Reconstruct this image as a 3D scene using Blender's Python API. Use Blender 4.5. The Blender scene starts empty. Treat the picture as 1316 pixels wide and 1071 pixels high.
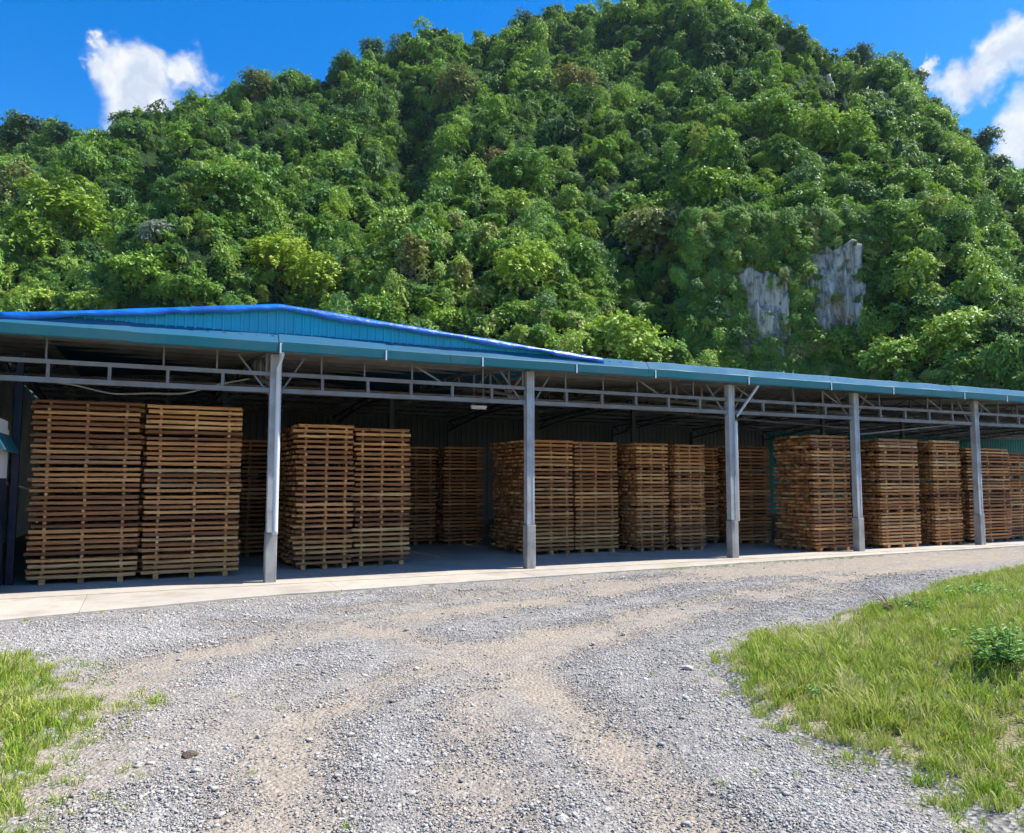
import bpy, bmesh, math, random
import numpy as np
from mathutils import Vector, Euler, Matrix

R = math.radians
rng = np.random.default_rng(7)
random.seed(11)
sc = bpy.context.scene
COL = sc.collection

# ------------------------------------------------------------------ camera
CAM_H = 1.7
FPX, PXW, PXH = 1000.0, 1316.0, 1071.0
PITCH = math.atan((619.0 - PXH / 2) / FPX)
cd = bpy.data.cameras.new('camera')
cd.sensor_fit = 'HORIZONTAL'
cd.sensor_width = 36.0
cd.lens = 36.0 * FPX / PXW
cd.clip_start = 0.05
cd.clip_end = 4000
cam = bpy.data.objects.new('camera', cd)
COL.objects.link(cam)
cam.location = (0, 0, CAM_H)
cam.rotation_euler = (math.pi / 2 + PITCH, 0, 0)
sc.camera = cam

# ------------------------------------------------------------------ sun, sky, exposure
SUN_EL, SUN_AZ = R(56), R(10)          # azimuth counter-clockwise from +X
SUN_DIR = Vector((math.cos(SUN_EL) * math.cos(SUN_AZ), math.cos(SUN_EL) * math.sin(SUN_AZ), math.sin(SUN_EL)))
sl = bpy.data.lights.new('sun', 'SUN')
sl.energy = 4.6
sl.angle = R(0.53)
sl.color = (1.0, 0.955, 0.88)
sun = bpy.data.objects.new('sun', sl)
COL.objects.link(sun)
sun.location = (60, 10, 120)
sun.rotation_euler = SUN_DIR.to_track_quat('Z', 'Y').to_euler()

sc.view_settings.view_transform = 'Standard'
sc.view_settings.look = 'None'
sc.view_settings.exposure = 0.95
sc.view_settings.gamma = 1.0
sc.view_settings.use_curve_mapping = False
sc.render.engine = 'CYCLES'
sc.cycles.max_bounces = 5
sc.cycles.diffuse_bounces = 4
sc.cycles.transmission_bounces = 2
sc.cycles.glossy_bounces = 2
sc.cycles.use_adaptive_sampling = True
sc.cycles.adaptive_threshold = 0.03
sc.cycles.transparent_max_bounces = 6
sc.cycles.use_denoising = True
sc.cycles.caustics_reflective = False
sc.cycles.caustics_refractive = False

world = bpy.data.worlds.new('World')
sc.world = world
world.use_nodes = True
wn, wl = world.node_tree.nodes, world.node_tree.links
wn.clear()


def wmath(op, a, b=None, c=None, clamp=False):
    n = wn.new('ShaderNodeMath'); n.operation = op; n.use_clamp = clamp
    for k, v in enumerate((a, b, c)):
        if v is None: continue
        if isinstance(v, (int, float)): n.inputs[k].default_value = v
        else: wl.new(v, n.inputs[k])
    return n.outputs[0]


w_out = wn.new('ShaderNodeOutputWorld')
w_bg = wn.new('ShaderNodeBackground')
w_sky = wn.new('ShaderNodeTexSky')
w_sky.sky_type = 'NISHITA'
w_sky.sun_disc = False
w_sky.sun_elevation = SUN_EL
w_sky.sun_rotation = math.pi / 2 - SUN_AZ
w_sky.altitude = 200
w_sky.air_density = 1.0
w_sky.dust_density = 0.35
w_sky.ozone_density = 3.2
w_hs = wn.new('ShaderNodeHueSaturation')
w_hs.inputs['Saturation'].default_value = 1.45
w_hs.inputs['Hue'].default_value = 0.507
w_hs.inputs['Value'].default_value = 0.82
wl.new(w_sky.outputs[0], w_hs.inputs['Color'])
w_tc = wn.new('ShaderNodeTexCoord')
w_noise = wn.new('ShaderNodeTexNoise')
w_noise.inputs['Scale'].default_value = 16
w_noise.inputs['Detail'].default_value = 5
w_noise.inputs['Roughness'].default_value = 0.58
wl.new(w_tc.outputs['Generated'], w_noise.inputs['Vector'])
w_sub = wn.new('ShaderNodeVectorMath'); w_sub.operation = 'SUBTRACT'
wl.new(w_noise.outputs['Color'], w_sub.inputs[0]); w_sub.inputs[1].default_value = (0.5, 0.5, 0.5)
w_sc = wn.new('ShaderNodeVectorMath'); w_sc.operation = 'SCALE'
wl.new(w_sub.outputs[0], w_sc.inputs[0]); w_sc.inputs['Scale'].default_value = 0.085
w_add = wn.new('ShaderNodeVectorMath'); w_add.operation = 'ADD'
wl.new(w_tc.outputs['Generated'], w_add.inputs[0]); wl.new(w_sc.outputs[0], w_add.inputs[1])


def ray(u, v):
    r = (u - PXW / 2) / FPX
    up = (PXH / 2 - v) / FPX
    return Vector((r, math.cos(PITCH) - up * math.sin(PITCH), math.sin(PITCH) + up * math.cos(PITCH)))


def ground_pt(u, v, z=0.0):
    d = ray(u, v)
    t = (z - CAM_H) / d.z
    return Vector((d.x * t, d.y * t, z))


def project(x, y, z):
    zz = z - CAM_H
    f = y * math.cos(PITCH) + zz * math.sin(PITCH)
    up = -y * math.sin(PITCH) + zz * math.cos(PITCH)
    return PXW / 2 + FPX * x / f, PXH / 2 - FPX * up / f


# cumulus lobes: direction + angular radius; three clouds in view, others round the sky
cloud_lobes = []
for (u, v, r) in [(150, 100, 38), (184, 92, 34), (240, 90, 32), (176, 138, 48), (113, 90, 15), (128, 66, 13),
                  (1232, 114, 28), (1274, 96, 30), (1298, 56, 32), (1200, 92, 11), (1318, 182, 32), (1352, 170, 48), (1345, 62, 36)]:
    cloud_lobes.append((ray(u, v).normalized(), r / FPX * 0.98))
acc = None
for d, r in cloud_lobes:
    n = wn.new('ShaderNodeVectorMath'); n.operation = 'DISTANCE'
    wl.new(w_add.outputs[0], n.inputs[0]); n.inputs[1].default_value = d
    m = wmath('MULTIPLY_ADD', n.outputs['Value'], -1.0 / r, 1.0)
    acc = m if acc is None else wmath('SMOOTH_MAX', acc, m, 0.12)
# the rest of the sky carries the same scattered cumulus
w_far = wn.new('ShaderNodeTexNoise')
w_far.inputs['Scale'].default_value = 3.4; w_far.inputs['Detail'].default_value = 4; w_far.inputs['Roughness'].default_value = 0.55
wl.new(w_tc.outputs['Generated'], w_far.inputs['Vector'])
w_sep = wn.new('ShaderNodeSeparateXYZ'); wl.new(w_tc.outputs['Generated'], w_sep.inputs[0])
w_side = wmath('MULTIPLY_ADD', w_sep.outputs['Y'], -3.0, 1.0, clamp=True)
w_low = wmath('MULTIPLY_ADD', w_sep.outputs['Z'], -1.4, 1.35, clamp=True)
w_msk = wmath('MULTIPLY', w_side, w_low)
w_cov = wmath('ADD', wmath('MULTIPLY_ADD', w_far.outputs[0], 5.5, -3.05), wmath('MULTIPLY_ADD', w_msk, 4.0, -4.0))
acc = wmath('MAXIMUM', acc, w_cov)
w_ss = wn.new('ShaderNodeMapRange'); w_ss.interpolation_type = 'SMOOTHSTEP'
wl.new(acc, w_ss.inputs[0]); w_ss.inputs[1].default_value = -0.12; w_ss.inputs[2].default_value = 0.5
w_shade = wn.new('ShaderNodeTexNoise')
w_shade.inputs['Scale'].default_value = 26; w_shade.inputs['Detail'].default_value = 3
wl.new(w_add.outputs[0], w_shade.inputs['Vector'])
w_cr = wn.new('ShaderNodeValToRGB')
w_cr.color_ramp.elements[0].position = 0.36; w_cr.color_ramp.elements[0].color = (2.3, 2.6, 3.1, 1)
w_cr.color_ramp.elements[1].position = 0.62; w_cr.color_ramp.elements[1].color = (3.45, 3.5, 3.55, 1)
wl.new(w_shade.outputs[0], w_cr.inputs[0])
w_mix = wn.new('ShaderNodeMix'); w_mix.data_type = 'RGBA'
wl.new(wmath('MULTIPLY', w_ss.outputs[0], 0.96), w_mix.inputs[0])
wl.new(w_hs.outputs[0], w_mix.inputs[6]); wl.new(w_cr.outputs[0], w_mix.inputs[7])
wl.new(w_mix.outputs[2], w_bg.inputs[0])
w_bg.inputs[1].default_value = 0.15
wl.new(w_bg.outputs[0], w_out.inputs[0])


# ------------------------------------------------------------------ helpers
def tag(o, label=None, cat=None, group=None, kind=None):
    if label: o['label'] = label
    if cat: o['category'] = cat
    if group: o['group'] = group
    if kind: o['kind'] = kind
    return o


def empty(name, loc=(0, 0, 0), rz=0.0):
    o = bpy.data.objects.new(name, None)
    o.empty_display_size = 0.2
    COL.objects.link(o)
    o.location = loc
    o.rotation_euler = (0, 0, rz)
    return o


def link(name, mesh, parent=None, loc=(0, 0, 0), rot=(0, 0, 0), scale=(1, 1, 1)):
    o = bpy.data.objects.new(name, mesh)
    COL.objects.link(o)
    o.parent = parent
    o.location = loc; o.rotation_euler = rot; o.scale = scale
    return o


class MB:
    def __init__(self):
        self.v, self.f, self.a = [], [], []

    def add(self, vs, fs, a=0.0):
        o = len(self.v)
        self.v += [tuple(p) for p in vs]
        self.f += [tuple(i + o for i in f) for f in fs]
        self.a += [a] * len(vs)
        return self

    def box(self, x0, x1, y0, y1, z0, z1, a=0.0):
        return self.add([(x0, y0, z0), (x1, y0, z0), (x1, y1, z0), (x0, y1, z0), (x0, y0, z1), (x1, y0, z1), (x1, y1, z1), (x0, y1, z1)],
                        [(0, 3, 2, 1), (4, 5, 6, 7), (0, 1, 5, 4), (1, 2, 6, 5), (2, 3, 7, 6), (3, 0, 4, 7)], a)

    def bar(self, p, q, w, h, a=0.0):
        p, q = Vector(p), Vector(q)
        d = (q - p).normalized()
        up = Vector((0, 0, 1)) if abs(d.z) < 0.95 else Vector((0, 1, 0))
        s = d.cross(up).normalized() * (w / 2)
        u = s.cross(d).normalized() * (h / 2)
        vs = [p - s - u, p + s - u, p + s + u, p - s + u, q - s - u, q + s - u, q + s + u, q - s + u]
        return self.add(vs, [(0, 3, 2, 1), (4, 5, 6, 7), (0, 1, 5, 4), (1, 2, 6, 5), (2, 3, 7, 6), (3, 0, 4, 7)], a)

    def tube(self, pts, r, n=8, a=0.0):
        pts = [Vector(p) for p in pts]
        rr = r if isinstance(r, (list, tuple)) else [r] * len(pts)
        vs, fs = [], []
        for i, p in enumerate(pts):
            d = (pts[min(i + 1, len(pts) - 1)] - pts[max(i - 1, 0)]).normalized()
            up = Vector((0, 0, 1)) if abs(d.z) < 0.9 else Vector((1, 0, 0))
            s = d.cross(up).normalized(); u = s.cross(d)
            for k in range(n):
                t = 2 * math.pi * k / n
                vs.append(p + (s * math.cos(t) + u * math.sin(t)) * rr[i])
        for i in range(len(pts) - 1):
            for k in range(n):
                a0, a1 = i * n + k, i * n + (k + 1) % n
                fs.append((a0, a1, a1 + n, a0 + n))
        fs.append(tuple(range(n - 1, -1, -1))); fs.append(tuple(range((len(pts) - 1) * n, len(pts) * n)))
        return self.add(vs, fs, a)

    def mesh(self, name, mat=None, smooth=False):
        m = bpy.data.meshes.new(name)
        m.from_pydata(self.v, [], self.f)
        if mat: m.materials.append(mat)
        if any(self.a):
            at = m.attributes.new('rnd', 'FLOAT', 'POINT')
            at.data.foreach_set('value', np.array(self.a, dtype=np.float32))
        if smooth: m.polygons.foreach_set('use_smooth', [True] * len(m.polygons))
        m.update()
        return m

    def build(self, name, mat=None, parent=None, smooth=False, loc=(0, 0, 0), bevel=0.0):
        o = link(name, self.mesh(name, mat, smooth), parent, loc)
        if bevel:
            b = o.modifiers.new('bevel', 'BEVEL'); b.width = bevel; b.segments = 2; b.limit_method = 'ANGLE'
        return o


def np_mesh(name, verts, faces, mat=None, smooth=False):
    """verts (N,3), faces (M,k) all the same size"""
    m = bpy.data.meshes.new(name)
    verts = np.asarray(verts, dtype=np.float32); faces = np.asarray(faces, dtype=np.int32)
    k = faces.shape[1]
    m.vertices.add(len(verts)); m.vertices.foreach_set('co', verts.ravel())
    m.loops.add(faces.size); m.loops.foreach_set('vertex_index', faces.ravel())
    m.polygons.add(len(faces)); m.polygons.foreach_set('loop_start', np.arange(0, faces.size, k, dtype=np.int32))
    m.polygons.foreach_set('loop_total', np.full(len(faces), k, dtype=np.int32))
    if smooth: m.polygons.foreach_set('use_smooth', np.ones(len(faces), dtype=bool))
    m.update(calc_edges=True)
    m.validate()
    if mat: m.materials.append(mat)
    return m


def attr(mesh, name, vals, typ='FLOAT'):
    a = mesh.attributes.new(name, typ, 'POINT')
    a.data.foreach_set('value' if typ in ('FLOAT', 'INT') else 'vector', np.asarray(vals).astype(np.int32 if typ == 'INT' else np.float32).ravel())


# value noise in numpy
_perm = np.random.default_rng(3).random((256, 256)).astype(np.float64)


def vnoise(x, y):
    x = np.asarray(x, float); y = np.asarray(y, float)
    xi, yi = np.floor(x).astype(int), np.floor(y).astype(int)
    fx, fy = x - xi, y - yi
    fx, fy = fx * fx * (3 - 2 * fx), fy * fy * (3 - 2 * fy)
    g = lambda i, j: _perm[i & 255, j & 255]
    return ((g(xi, yi) * (1 - fx) + g(xi + 1, yi) * fx) * (1 - fy) + (g(xi, yi + 1) * (1 - fx) + g(xi + 1, yi + 1) * fx) * fy) * 2 - 1


def fbm(x, y, o=4):
    s, a = 0, 1.0
    for k in range(o):
        s = s + a * vnoise(x * 2 ** k + 17.3 * k, y * 2 ** k + 5.1 * k); a *= .5
    return s / 1.9


def sstep(a, b, x):
    t = np.clip((np.asarray(x, float) - a) / (b - a), 0, 1)
    return t * t * (3 - 2 * t)


# ------------------------------------------------------------------ materials
class Mat:
    def __init__(self, name, rough=0.8, metal=0.0, spec=0.3):
        self.m = bpy.data.materials.new(name); self.m.use_nodes = True
        self.n, self.l = self.m.node_tree.nodes, self.m.node_tree.links
        self.p = self.n['Principled BSDF']
        self.p.inputs['Roughness'].default_value = rough
        self.p.inputs['Metallic'].default_value = metal
        self.p.inputs['Specular IOR Level'].default_value = spec

    def new(self, t, **kw):
        n = self.n.new(t)
        for k, v in kw.items(): setattr(n, k, v)
        return n

    def set(self, sock, v):
        if hasattr(v, 'is_output') or isinstance(v, bpy.types.NodeSocket): self.l.new(v, sock)
        else: sock.default_value = v

    def math(self, op, a, b=0.0, clamp=False):
        n = self.new('ShaderNodeMath', operation=op, use_clamp=clamp)
        self.set(n.inputs[0], a); self.set(n.inputs[1], b)
        return n.outputs[0]

    def coord(self, which='Object', scale=None):
        c = self.new('ShaderNodeNewGeometry').outputs['Position'] if which == 'World' else self.new('ShaderNodeTexCoord').outputs[which]
        if scale is not None:
            mp = self.new('ShaderNodeMapping'); self.l.new(c, mp.inputs[0]); mp.inputs['Scale'].default_value = scale
            c = mp.outputs[0]
        return c

    def noise(self, co, scale, detail=4, rough=0.55):
        n = self.new('ShaderNodeTexNoise')
        self.l.new(co, n.inputs['Vector'])
        n.inputs['Scale'].default_value = scale; n.inputs['Detail'].default_value = detail; n.inputs['Roughness'].default_value = rough
        return n.outputs[0]

    def ramp(self, f, stops, interp='LINEAR'):
        n = self.new('ShaderNodeValToRGB'); self.l.new(f, n.inputs[0])
        e = n.color_ramp.elements; n.color_ramp.interpolation = interp
        while len(e) < len(stops): e.new(0.5)
        for i, (p, c) in enumerate(stops):
            e[i].position = p
            e[i].color = (c, c, c, 1) if isinstance(c, (int, float)) else (*c, 1)
        return n.outputs[0]

    def mix(self, f, a, b, mode='MIX'):
        n = self.new('ShaderNodeMix', data_type='RGBA', blend_type=mode)
        self.set(n.inputs[0], f)
        for i, c in ((6, a), (7, b)):
            self.set(n.inputs[i], c if not isinstance(c, tuple) else (*c, 1)[:4])
        return n.outputs[2]

    def bump(self, h, strength=0.3, dist=0.02):
        n = self.new('ShaderNodeBump'); self.l.new(h, n.inputs['Height'])
        n.inputs['Strength'].default_value = strength; n.inputs['Distance'].default_value = dist
        self.l.new(n.outputs[0], self.p.inputs['Normal'])

    def color(self, c): self.set(self.p.inputs['Base Color'], c if not isinstance(c, tuple) else (*c, 1)[:4])


def painted(name, col, rough=0.5, metal=0.0, dirt=0.35, dirt_col=(0.25, 0.22, 0.19), sc1=1.4, streak=(6, 6, 0.6)):
    a = Mat(name, rough, metal, 0.25)
    w = a.coord('World')
    f = a.ramp(a.noise(w, sc1, 5), [(0.42, 0.0), (0.75, 1.0)])
    f2 = a.ramp(a.noise(a.coord('World', streak), 1.0, 4), [(0.5, 0.0), (0.8, 1.0)])
    c = a.mix(a.math('MULTIPLY', f, dirt), col, dirt_col)
    c = a.mix(a.math('MULTIPLY', f2, dirt * 0.8), c, tuple(x * 0.62 for x in col))
    oi = a.new('ShaderNodeObjectInfo')
    c = a.mix(a.math('MULTIPLY', oi.outputs['Random'], 0.22), c, tuple(min(1, x * 1.35) for x in col))
    a.color(c)
    a.set(a.p.inputs['Roughness'], a.math('ADD', a.math('MULTIPLY', f, 0.25), rough - 0.05))
    a.bump(a.noise(w, 9, 3), 0.12, 0.01)
    return a.m


M = {}
M['steel'] = painted('galvanised_steel_paint', (0.44, 0.46, 0.48), 0.5, 0.1, 0.7, (0.20, 0.15, 0.10), 3.0, (16, 16, 0.9))
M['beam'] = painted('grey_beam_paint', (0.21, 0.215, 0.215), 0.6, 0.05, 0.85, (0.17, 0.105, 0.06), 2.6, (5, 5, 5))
M['dark_steel'] = painted('dark_steel_and_wall_shade', (0.16, 0.18, 0.19), 0.55, 0.1, 0.4)  # inner steelwork; also the shade painted onto the left of the back wall
M['roof'] = painted('zinc_roof_sheet', (0.50, 0.53, 0.55), 0.42, 0.3, 0.45, (0.24, 0.22, 0.20))
M['fascia'] = painted('teal_fascia_paint', (0.006, 0.105, 0.135), 0.6, 0.0, 0.25, (0.16, 0.18, 0.18))
M['flash'] = painted('blue_flashing_paint', (0.004, 0.10, 0.19), 0.75, 0.0, 0.22, (0.20, 0.25, 0.30))
M['clad'] = painted('blue_cladding_paint', (0.015, 0.36, 0.56), 0.6, 0.0, 0.22, (0.16, 0.25, 0.30))
M['tealwall'] = painted('teal_cladding_paint', (0.008, 0.22, 0.24), 0.5, 0.0, 0.3)
M['pipe'] = painted('pale_downpipe_plastic', (0.62, 0.65, 0.68), 0.35, 0.0, 0.3)
M['white'] = painted('white_booth_paint', (0.70, 0.70, 0.68), 0.5, 0.0, 0.25)
M['navy'] = painted('dark_blue_booth_panel', (0.008, 0.014, 0.035), 0.5, 0.0, 0.2)
M['cable'] = painted('pale_cable_sheath', (0.30, 0.29, 0.27), 0.6, 0.0, 0.2)

a = Mat('window_glass', 0.06, 0.0, 0.5); a.color((0.03, 0.045, 0.05)); M['glass'] = a.m

a = Mat('blue_tarpaulin', 0.38, 0.0, 0.45)
w = a.coord('World')
a.color(a.mix(a.ramp(a.noise(w, 2.2, 4), [(0.35, 0.0), (0.7, 1.0)]), (0.002, 0.085, 0.38), (0.004, 0.16, 0.55)))
a.bump(a.noise(a.coord('World', (1, 1, 3)), 5, 4), 0.5, 0.05)
M['tarp'] = a.m

# concrete
a = Mat('concrete', 0.86)
w = a.coord('World')
n1, n2, n3 = a.noise(w, 0.55, 5), a.noise(w, 3.2, 6, 0.65), a.noise(w, 60, 3)
c = a.mix(a.ramp(n1, [(0.35, 0.0), (0.68, 1.0)]), (0.47, 0.41, 0.325), (0.38, 0.34, 0.28))
c = a.mix(a.math('MULTIPLY', a.ramp(n2, [(0.48, 0.0), (0.72, 1.0)]), 0.55), c, (0.25, 0.225, 0.195))
c = a.mix(a.math('MULTIPLY', a.ramp(n3, [(0.4, 0.0), (0.7, 1.0)]), 0.35), c, (0.52, 0.47, 0.41))
c = a.mix(a.math('MULTIPLY', a.ramp(a.noise(a.coord('World', (1, 1, 1)), 1.1, 7, 0.7), [(0.52, 0.0), (0.64, 1.0)]), 0.5), c, (0.30, 0.245, 0.18))
oi = a.new('ShaderNodeObjectInfo')
c = a.mix(a.math('MULTIPLY', oi.outputs['Random'], 0.25), c, (0.30, 0.28, 0.26))
a.color(c); a.bump(a.math('ADD', n3, a.math('MULTIPLY', n2, 1.5)), 0.35, 0.01)
M['concrete'] = a.m

a = Mat('plinth_concrete', 0.85)
w = a.coord('World')
c = a.mix(a.ramp(a.noise(w, 3, 6), [(0.3, 0.0), (0.7, 1.0)]), (0.22, 0.215, 0.205), (0.42, 0.405, 0.375))
c = a.mix(a.math('MULTIPLY', a.ramp(a.noise(a.coord('World', (9, 9, 1.2)), 1, 5), [(0.5, 0.0), (0.75, 1.0)]), 0.6), c, (0.12, 0.115, 0.10))
a.color(c); a.bump(a.noise(w, 45, 4), 0.4, 0.008)
M['plinth'] = a.m

# timber: every plank its own tone
def wood(name, dark=1.0):
    a = Mat(name, 0.72, 0.0, 0.25)
    oi = a.new('ShaderNodeObjectInfo')
    at = a.new('ShaderNodeAttribute', attribute_name='rnd')
    r = a.math('FRACT', a.math('ADD', oi.outputs['Random'], at.outputs['Fac']))
    base = a.ramp(r, [(0.0, (0.20, 0.085, 0.040)), (0.18, (0.34, 0.145, 0.058)), (0.40, (0.53, 0.228, 0.080)), (0.62, (0.62, 0.285, 0.102)), (0.82, (0.73, 0.37, 0.138)), (0.90, (0.80, 0.48, 0.20)), (0.93, (0.46, 0.25, 0.12)), (1.0, (0.34, 0.18, 0.09))])
    mp = a.new('ShaderNodeMapping'); mp.inputs['Scale'].default_value = (1.3, 22, 22)
    ad = a.new('ShaderNodeVectorMath', operation='ADD')
    a.l.new(a.new('ShaderNodeTexCoord').outputs['Object'], ad.inputs[0])
    a.l.new(a.math('MULTIPLY', r, 40.0), ad.inputs[1])
    a.l.new(ad.outputs[0], mp.inputs[0])
    g = a.noise(mp.outputs[0], 1.6, 5, 0.6)
    c = a.mix(a.math('MULTIPLY', a.ramp(g, [(0.40, 0.0), (0.66, 1.0)]), 0.6), base, (0.10 * dark, 0.042 * dark, 0.018 * dark))
    kn = a.noise(ad.outputs[0], 5.5, 2)
    c = a.mix(a.math('MULTIPLY', a.ramp(kn, [(0.66, 0.0), (0.74, 1.0)]), 0.7), c, (0.05, 0.026, 0.015))
    a.color(c); a.bump(g, 0.35, 0.006)
    return a.m
M['wood'] = wood('sawn_timber')

# limestone
a = Mat('limestone', 0.9)
w = a.coord('World')
st = a.noise(a.coord('World', (1.6, 1.6, 0.16)), 1.0, 6, 0.65)
c = a.ramp(st, [(0.30, (0.075, 0.068, 0.058)), (0.43, (0.27, 0.247, 0.21)), (0.57, (0.58, 0.535, 0.45)), (0.78, (0.80, 0.74, 0.62))])
c = a.mix(a.math('MULTIPLY', a.ramp(a.noise(w, 0.35, 4), [(0.52, 0.0), (0.7, 1.0)]), 0.45), c, (0.30, 0.21, 0.13))
c = a.mix(a.math('MULTIPLY', a.ramp(a.noise(w, 0.6, 5), [(0.56, 0.0), (0.66, 1.0)]), 0.75), c, (0.035, 0.06, 0.022))
a.color(c); a.bump(a.math('ADD', st, a.noise(w, 2.5, 5)), 0.8, 0.35)
M['rock'] = a.m

# foliage -----------------------------------------------------------
def leafmat(name, stops, sat=1.0, trans=0.24):
    a = Mat(name, 0.5, 0.0, 0.32)
    oi = a.new('ShaderNodeObjectInfo')
    at = a.new('ShaderNodeAttribute', attribute_name='lv')
    big = a.noise(a.coord('World'), 0.045, 3)
    f = a.math('ADD', a.math('MULTIPLY', oi.outputs['Random'], 0.62), a.math('MULTIPLY', big, 0.40))
    f = a.math('ADD', f, a.math('MULTIPLY', a.math('SUBTRACT', at.outputs['Fac'], 0.5), 0.34))
    sx = a.new('ShaderNodeSeparateXYZ'); a.l.new(a.coord('World'), sx.inputs[0])
    low = a.new('ShaderNodeMapRange'); a.l.new(sx.outputs['Z'], low.inputs[0])
    for q_, v_ in ((1, 8.0), (2, 55.0), (3, 0.15), (4, -0.02)): low.inputs[q_].default_value = v_
    f = a.math('ADD', f, low.outputs[0])
    c = a.ramp(f, stops)
    a.color(c)
    tr = a.new('ShaderNodeBsdfTranslucent')
    a.l.new(a.mix(0.5, c, (0.26, 0.36, 0.03)), tr.inputs[0])
    ms = a.new('ShaderNodeMixShader'); ms.inputs[0].default_value = trans
    a.l.new(a.p.outputs[0], ms.inputs[1]); a.l.new(tr.outputs[0], ms.inputs[2])
    a.l.new(ms.outputs[0], a.n['Material Output'].inputs[0])
    return a.m

M['forest'] = leafmat('forest_leaves', [(0.10, (0.051, 0.125, 0.053)), (0.30, (0.085, 0.202, 0.059)), (0.46, (0.141, 0.304, 0.062)), (0.60, (0.234, 0.420, 0.072)),
                                        (0.74, (0.325, 0.499, 0.082)), (0.88, (0.405, 0.538, 0.114)), (0.97, (0.322, 0.266, 0.115))])
M['leaf_bright'] = leafmat('bright_leaves', [(0.1, (0.189, 0.350, 0.056)), (0.5, (0.295, 0.469, 0.068)), (0.9, (0.403, 0.546, 0.085))])
M['leaf_lime'] = leafmat('yellow_green_leaves', [(0.1, (0.243, 0.382, 0.047)), (0.5, (0.382, 0.512, 0.052)), (0.9, (0.588, 0.590, 0.056))])
M['leaf_mid'] = leafmat('mid_green_leaves', [(0.1, (0.092, 0.214, 0.054)), (0.5, (0.157, 0.327, 0.065)), (0.9, (0.243, 0.405, 0.082))])
M['leaf_dark'] = leafmat('dark_leaves', [(0.1, (0.038, 0.095, 0.048)), (0.5, (0.065, 0.164, 0.062)), (0.9, (0.110, 0.225, 0.073))])
M['leaf_olive'] = leafmat('olive_leaves', [(0.1, (0.163, 0.202, 0.072)), (0.5, (0.255, 0.286, 0.103)), (0.9, (0.350, 0.338, 0.139))])
M['leaf_rust'] = leafmat('rusty_leaves', [(0.1, (0.176, 0.132, 0.060)), (0.5, (0.297, 0.180, 0.082)), (0.9, (0.254, 0.275, 0.092))])
M['leaf_silver'] = leafmat('silvery_leaves', [(0.1, (0.216, 0.302, 0.224)), (0.5, (0.372, 0.437, 0.358)), (0.9, (0.522, 0.568, 0.488))])

a = Mat('bark', 0.9)
g = a.noise(a.coord('Object', (6, 6, 1.5)), 2, 5)
a.color(a.ramp(g, [(0.3, (0.05, 0.042, 0.034)), (0.7, (0.17, 0.15, 0.125))])); a.bump(g, 0.5, 0.05)
M['bark'] = a.m

a = Mat('hill_undergrowth', 0.95, 0.0, 0.1)
w = a.coord('World')
c = a.ramp(a.noise(w, 0.5, 6, 0.7), [(0.3, (0.010, 0.024, 0.010)), (0.55, (0.026, 0.056, 0.016)), (0.75, (0.05, 0.085, 0.02))])
a.color(c); a.bump(a.noise(w, 1.1, 6, 0.7), 1.0, 0.8)
M['hill'] = a.m

# ------------------------------------------------------------------ hill terrain
SKY = [(-500, 300), (-200, 215), (0, 182), (60, 178), (130, 162), (250, 116), (340, 112), (400, 113), (440, 98), (500, 83), (600, 72), (680, 44), (740, 18),
       (830, 8), (930, 6), (985, 14), (1020, 56), (1060, 77), (1130, 82), (1170, 108), (1220, 152), (1280, 212), (1316, 238), (1500, 340), (1800, 430)]
_sa = np.array([ray(u, v).x / ray(u, v).y for u, v in SKY])
_se = np.array([ray(u, v).z / ray(u, v).y for u, v in SKY])
_o = np.argsort(_sa); _sa, _se = _sa[_o], _se[_o]


def hill_z(x, y):
    x = np.asarray(x, float); y = np.maximum(np.asarray(y, float), 20.0)
    a = x / y
    yr = 186 + 14 * np.sin(a * 6 + 0.5) - 22 * sstep(-0.2, -0.7, a)
    yb = 60 - 6 * sstep(0.3, 0.7, a) - 4 * sstep(-0.3, -0.7, a)
    e = np.interp(a, _sa, _se)
    H = e * yr + CAM_H - 1.0
    q = (y - yb) / (yr - yb)
    f = np.clip(q, 0, 1)
    f = f ** 0.92 + 0.020 * np.sin(f * 2 * math.pi * 2.5 + a * 9)
    z = H * f
    # cliff step on the right-hand foot of the hill
    wc = sstep(0.235, 0.275, a) * (1 - sstep(0.455, 0.50, a))
    zc = np.where(y < 79, 3 + (y - 58) * 0.2, np.where(y < 82, 7.2 + (y - 79) / 3 * 20, 27.2 + (H - 27.2) * np.clip((y - 82) / (yr - 82), 0, 1) ** 0.95))
    z = z * (1 - wc) + zc * wc
    back = np.maximum(y - yr, 0)
    z = np.where(q > 1, H - back * 0.55 - back ** 2 * 0.002, z)
    fade = sstep(0.0, 0.18, q)
    top = 1 - 0.6 * sstep(0.8, 1.0, q)
    rel = 18.0 * (np.abs(fbm(x / 36, y / 44, 2)) - 0.25) + 13.0 * (np.abs(fbm(x / 14 + 9, y / 24, 2)) - 0.25) + 2.0 * fbm(x / 6, y / 6, 2)
    gully = 14 * np.exp(-((a + 0.175 + 0.05 * np.sin(y / 28)) / 0.032) ** 2) * sstep(85, 110, y) * (1 - sstep(160, 182, y))
    gully = gully + 11 * np.exp(-((a - 0.43 - 0.03 * np.sin(y / 20)) / 0.028) ** 2) * sstep(95, 120, y) * (1 - sstep(165, 185, y))
    gully = gully + 10 * np.exp(-((a + 0.45 - 0.04 * np.sin(y / 23)) / 0.03) ** 2) * sstep(80, 100, y) * (1 - sstep(150, 170, y))
    z = z + (rel - gully) * fade * top * (1 - 0.75 * wc * (1 - sstep(84, 100, y)))
    return np.where(q < 0, np.maximum(-0.3, 0.3 * (q * 10 + 1)) - 0.31, np.maximum(z, -0.3))


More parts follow.
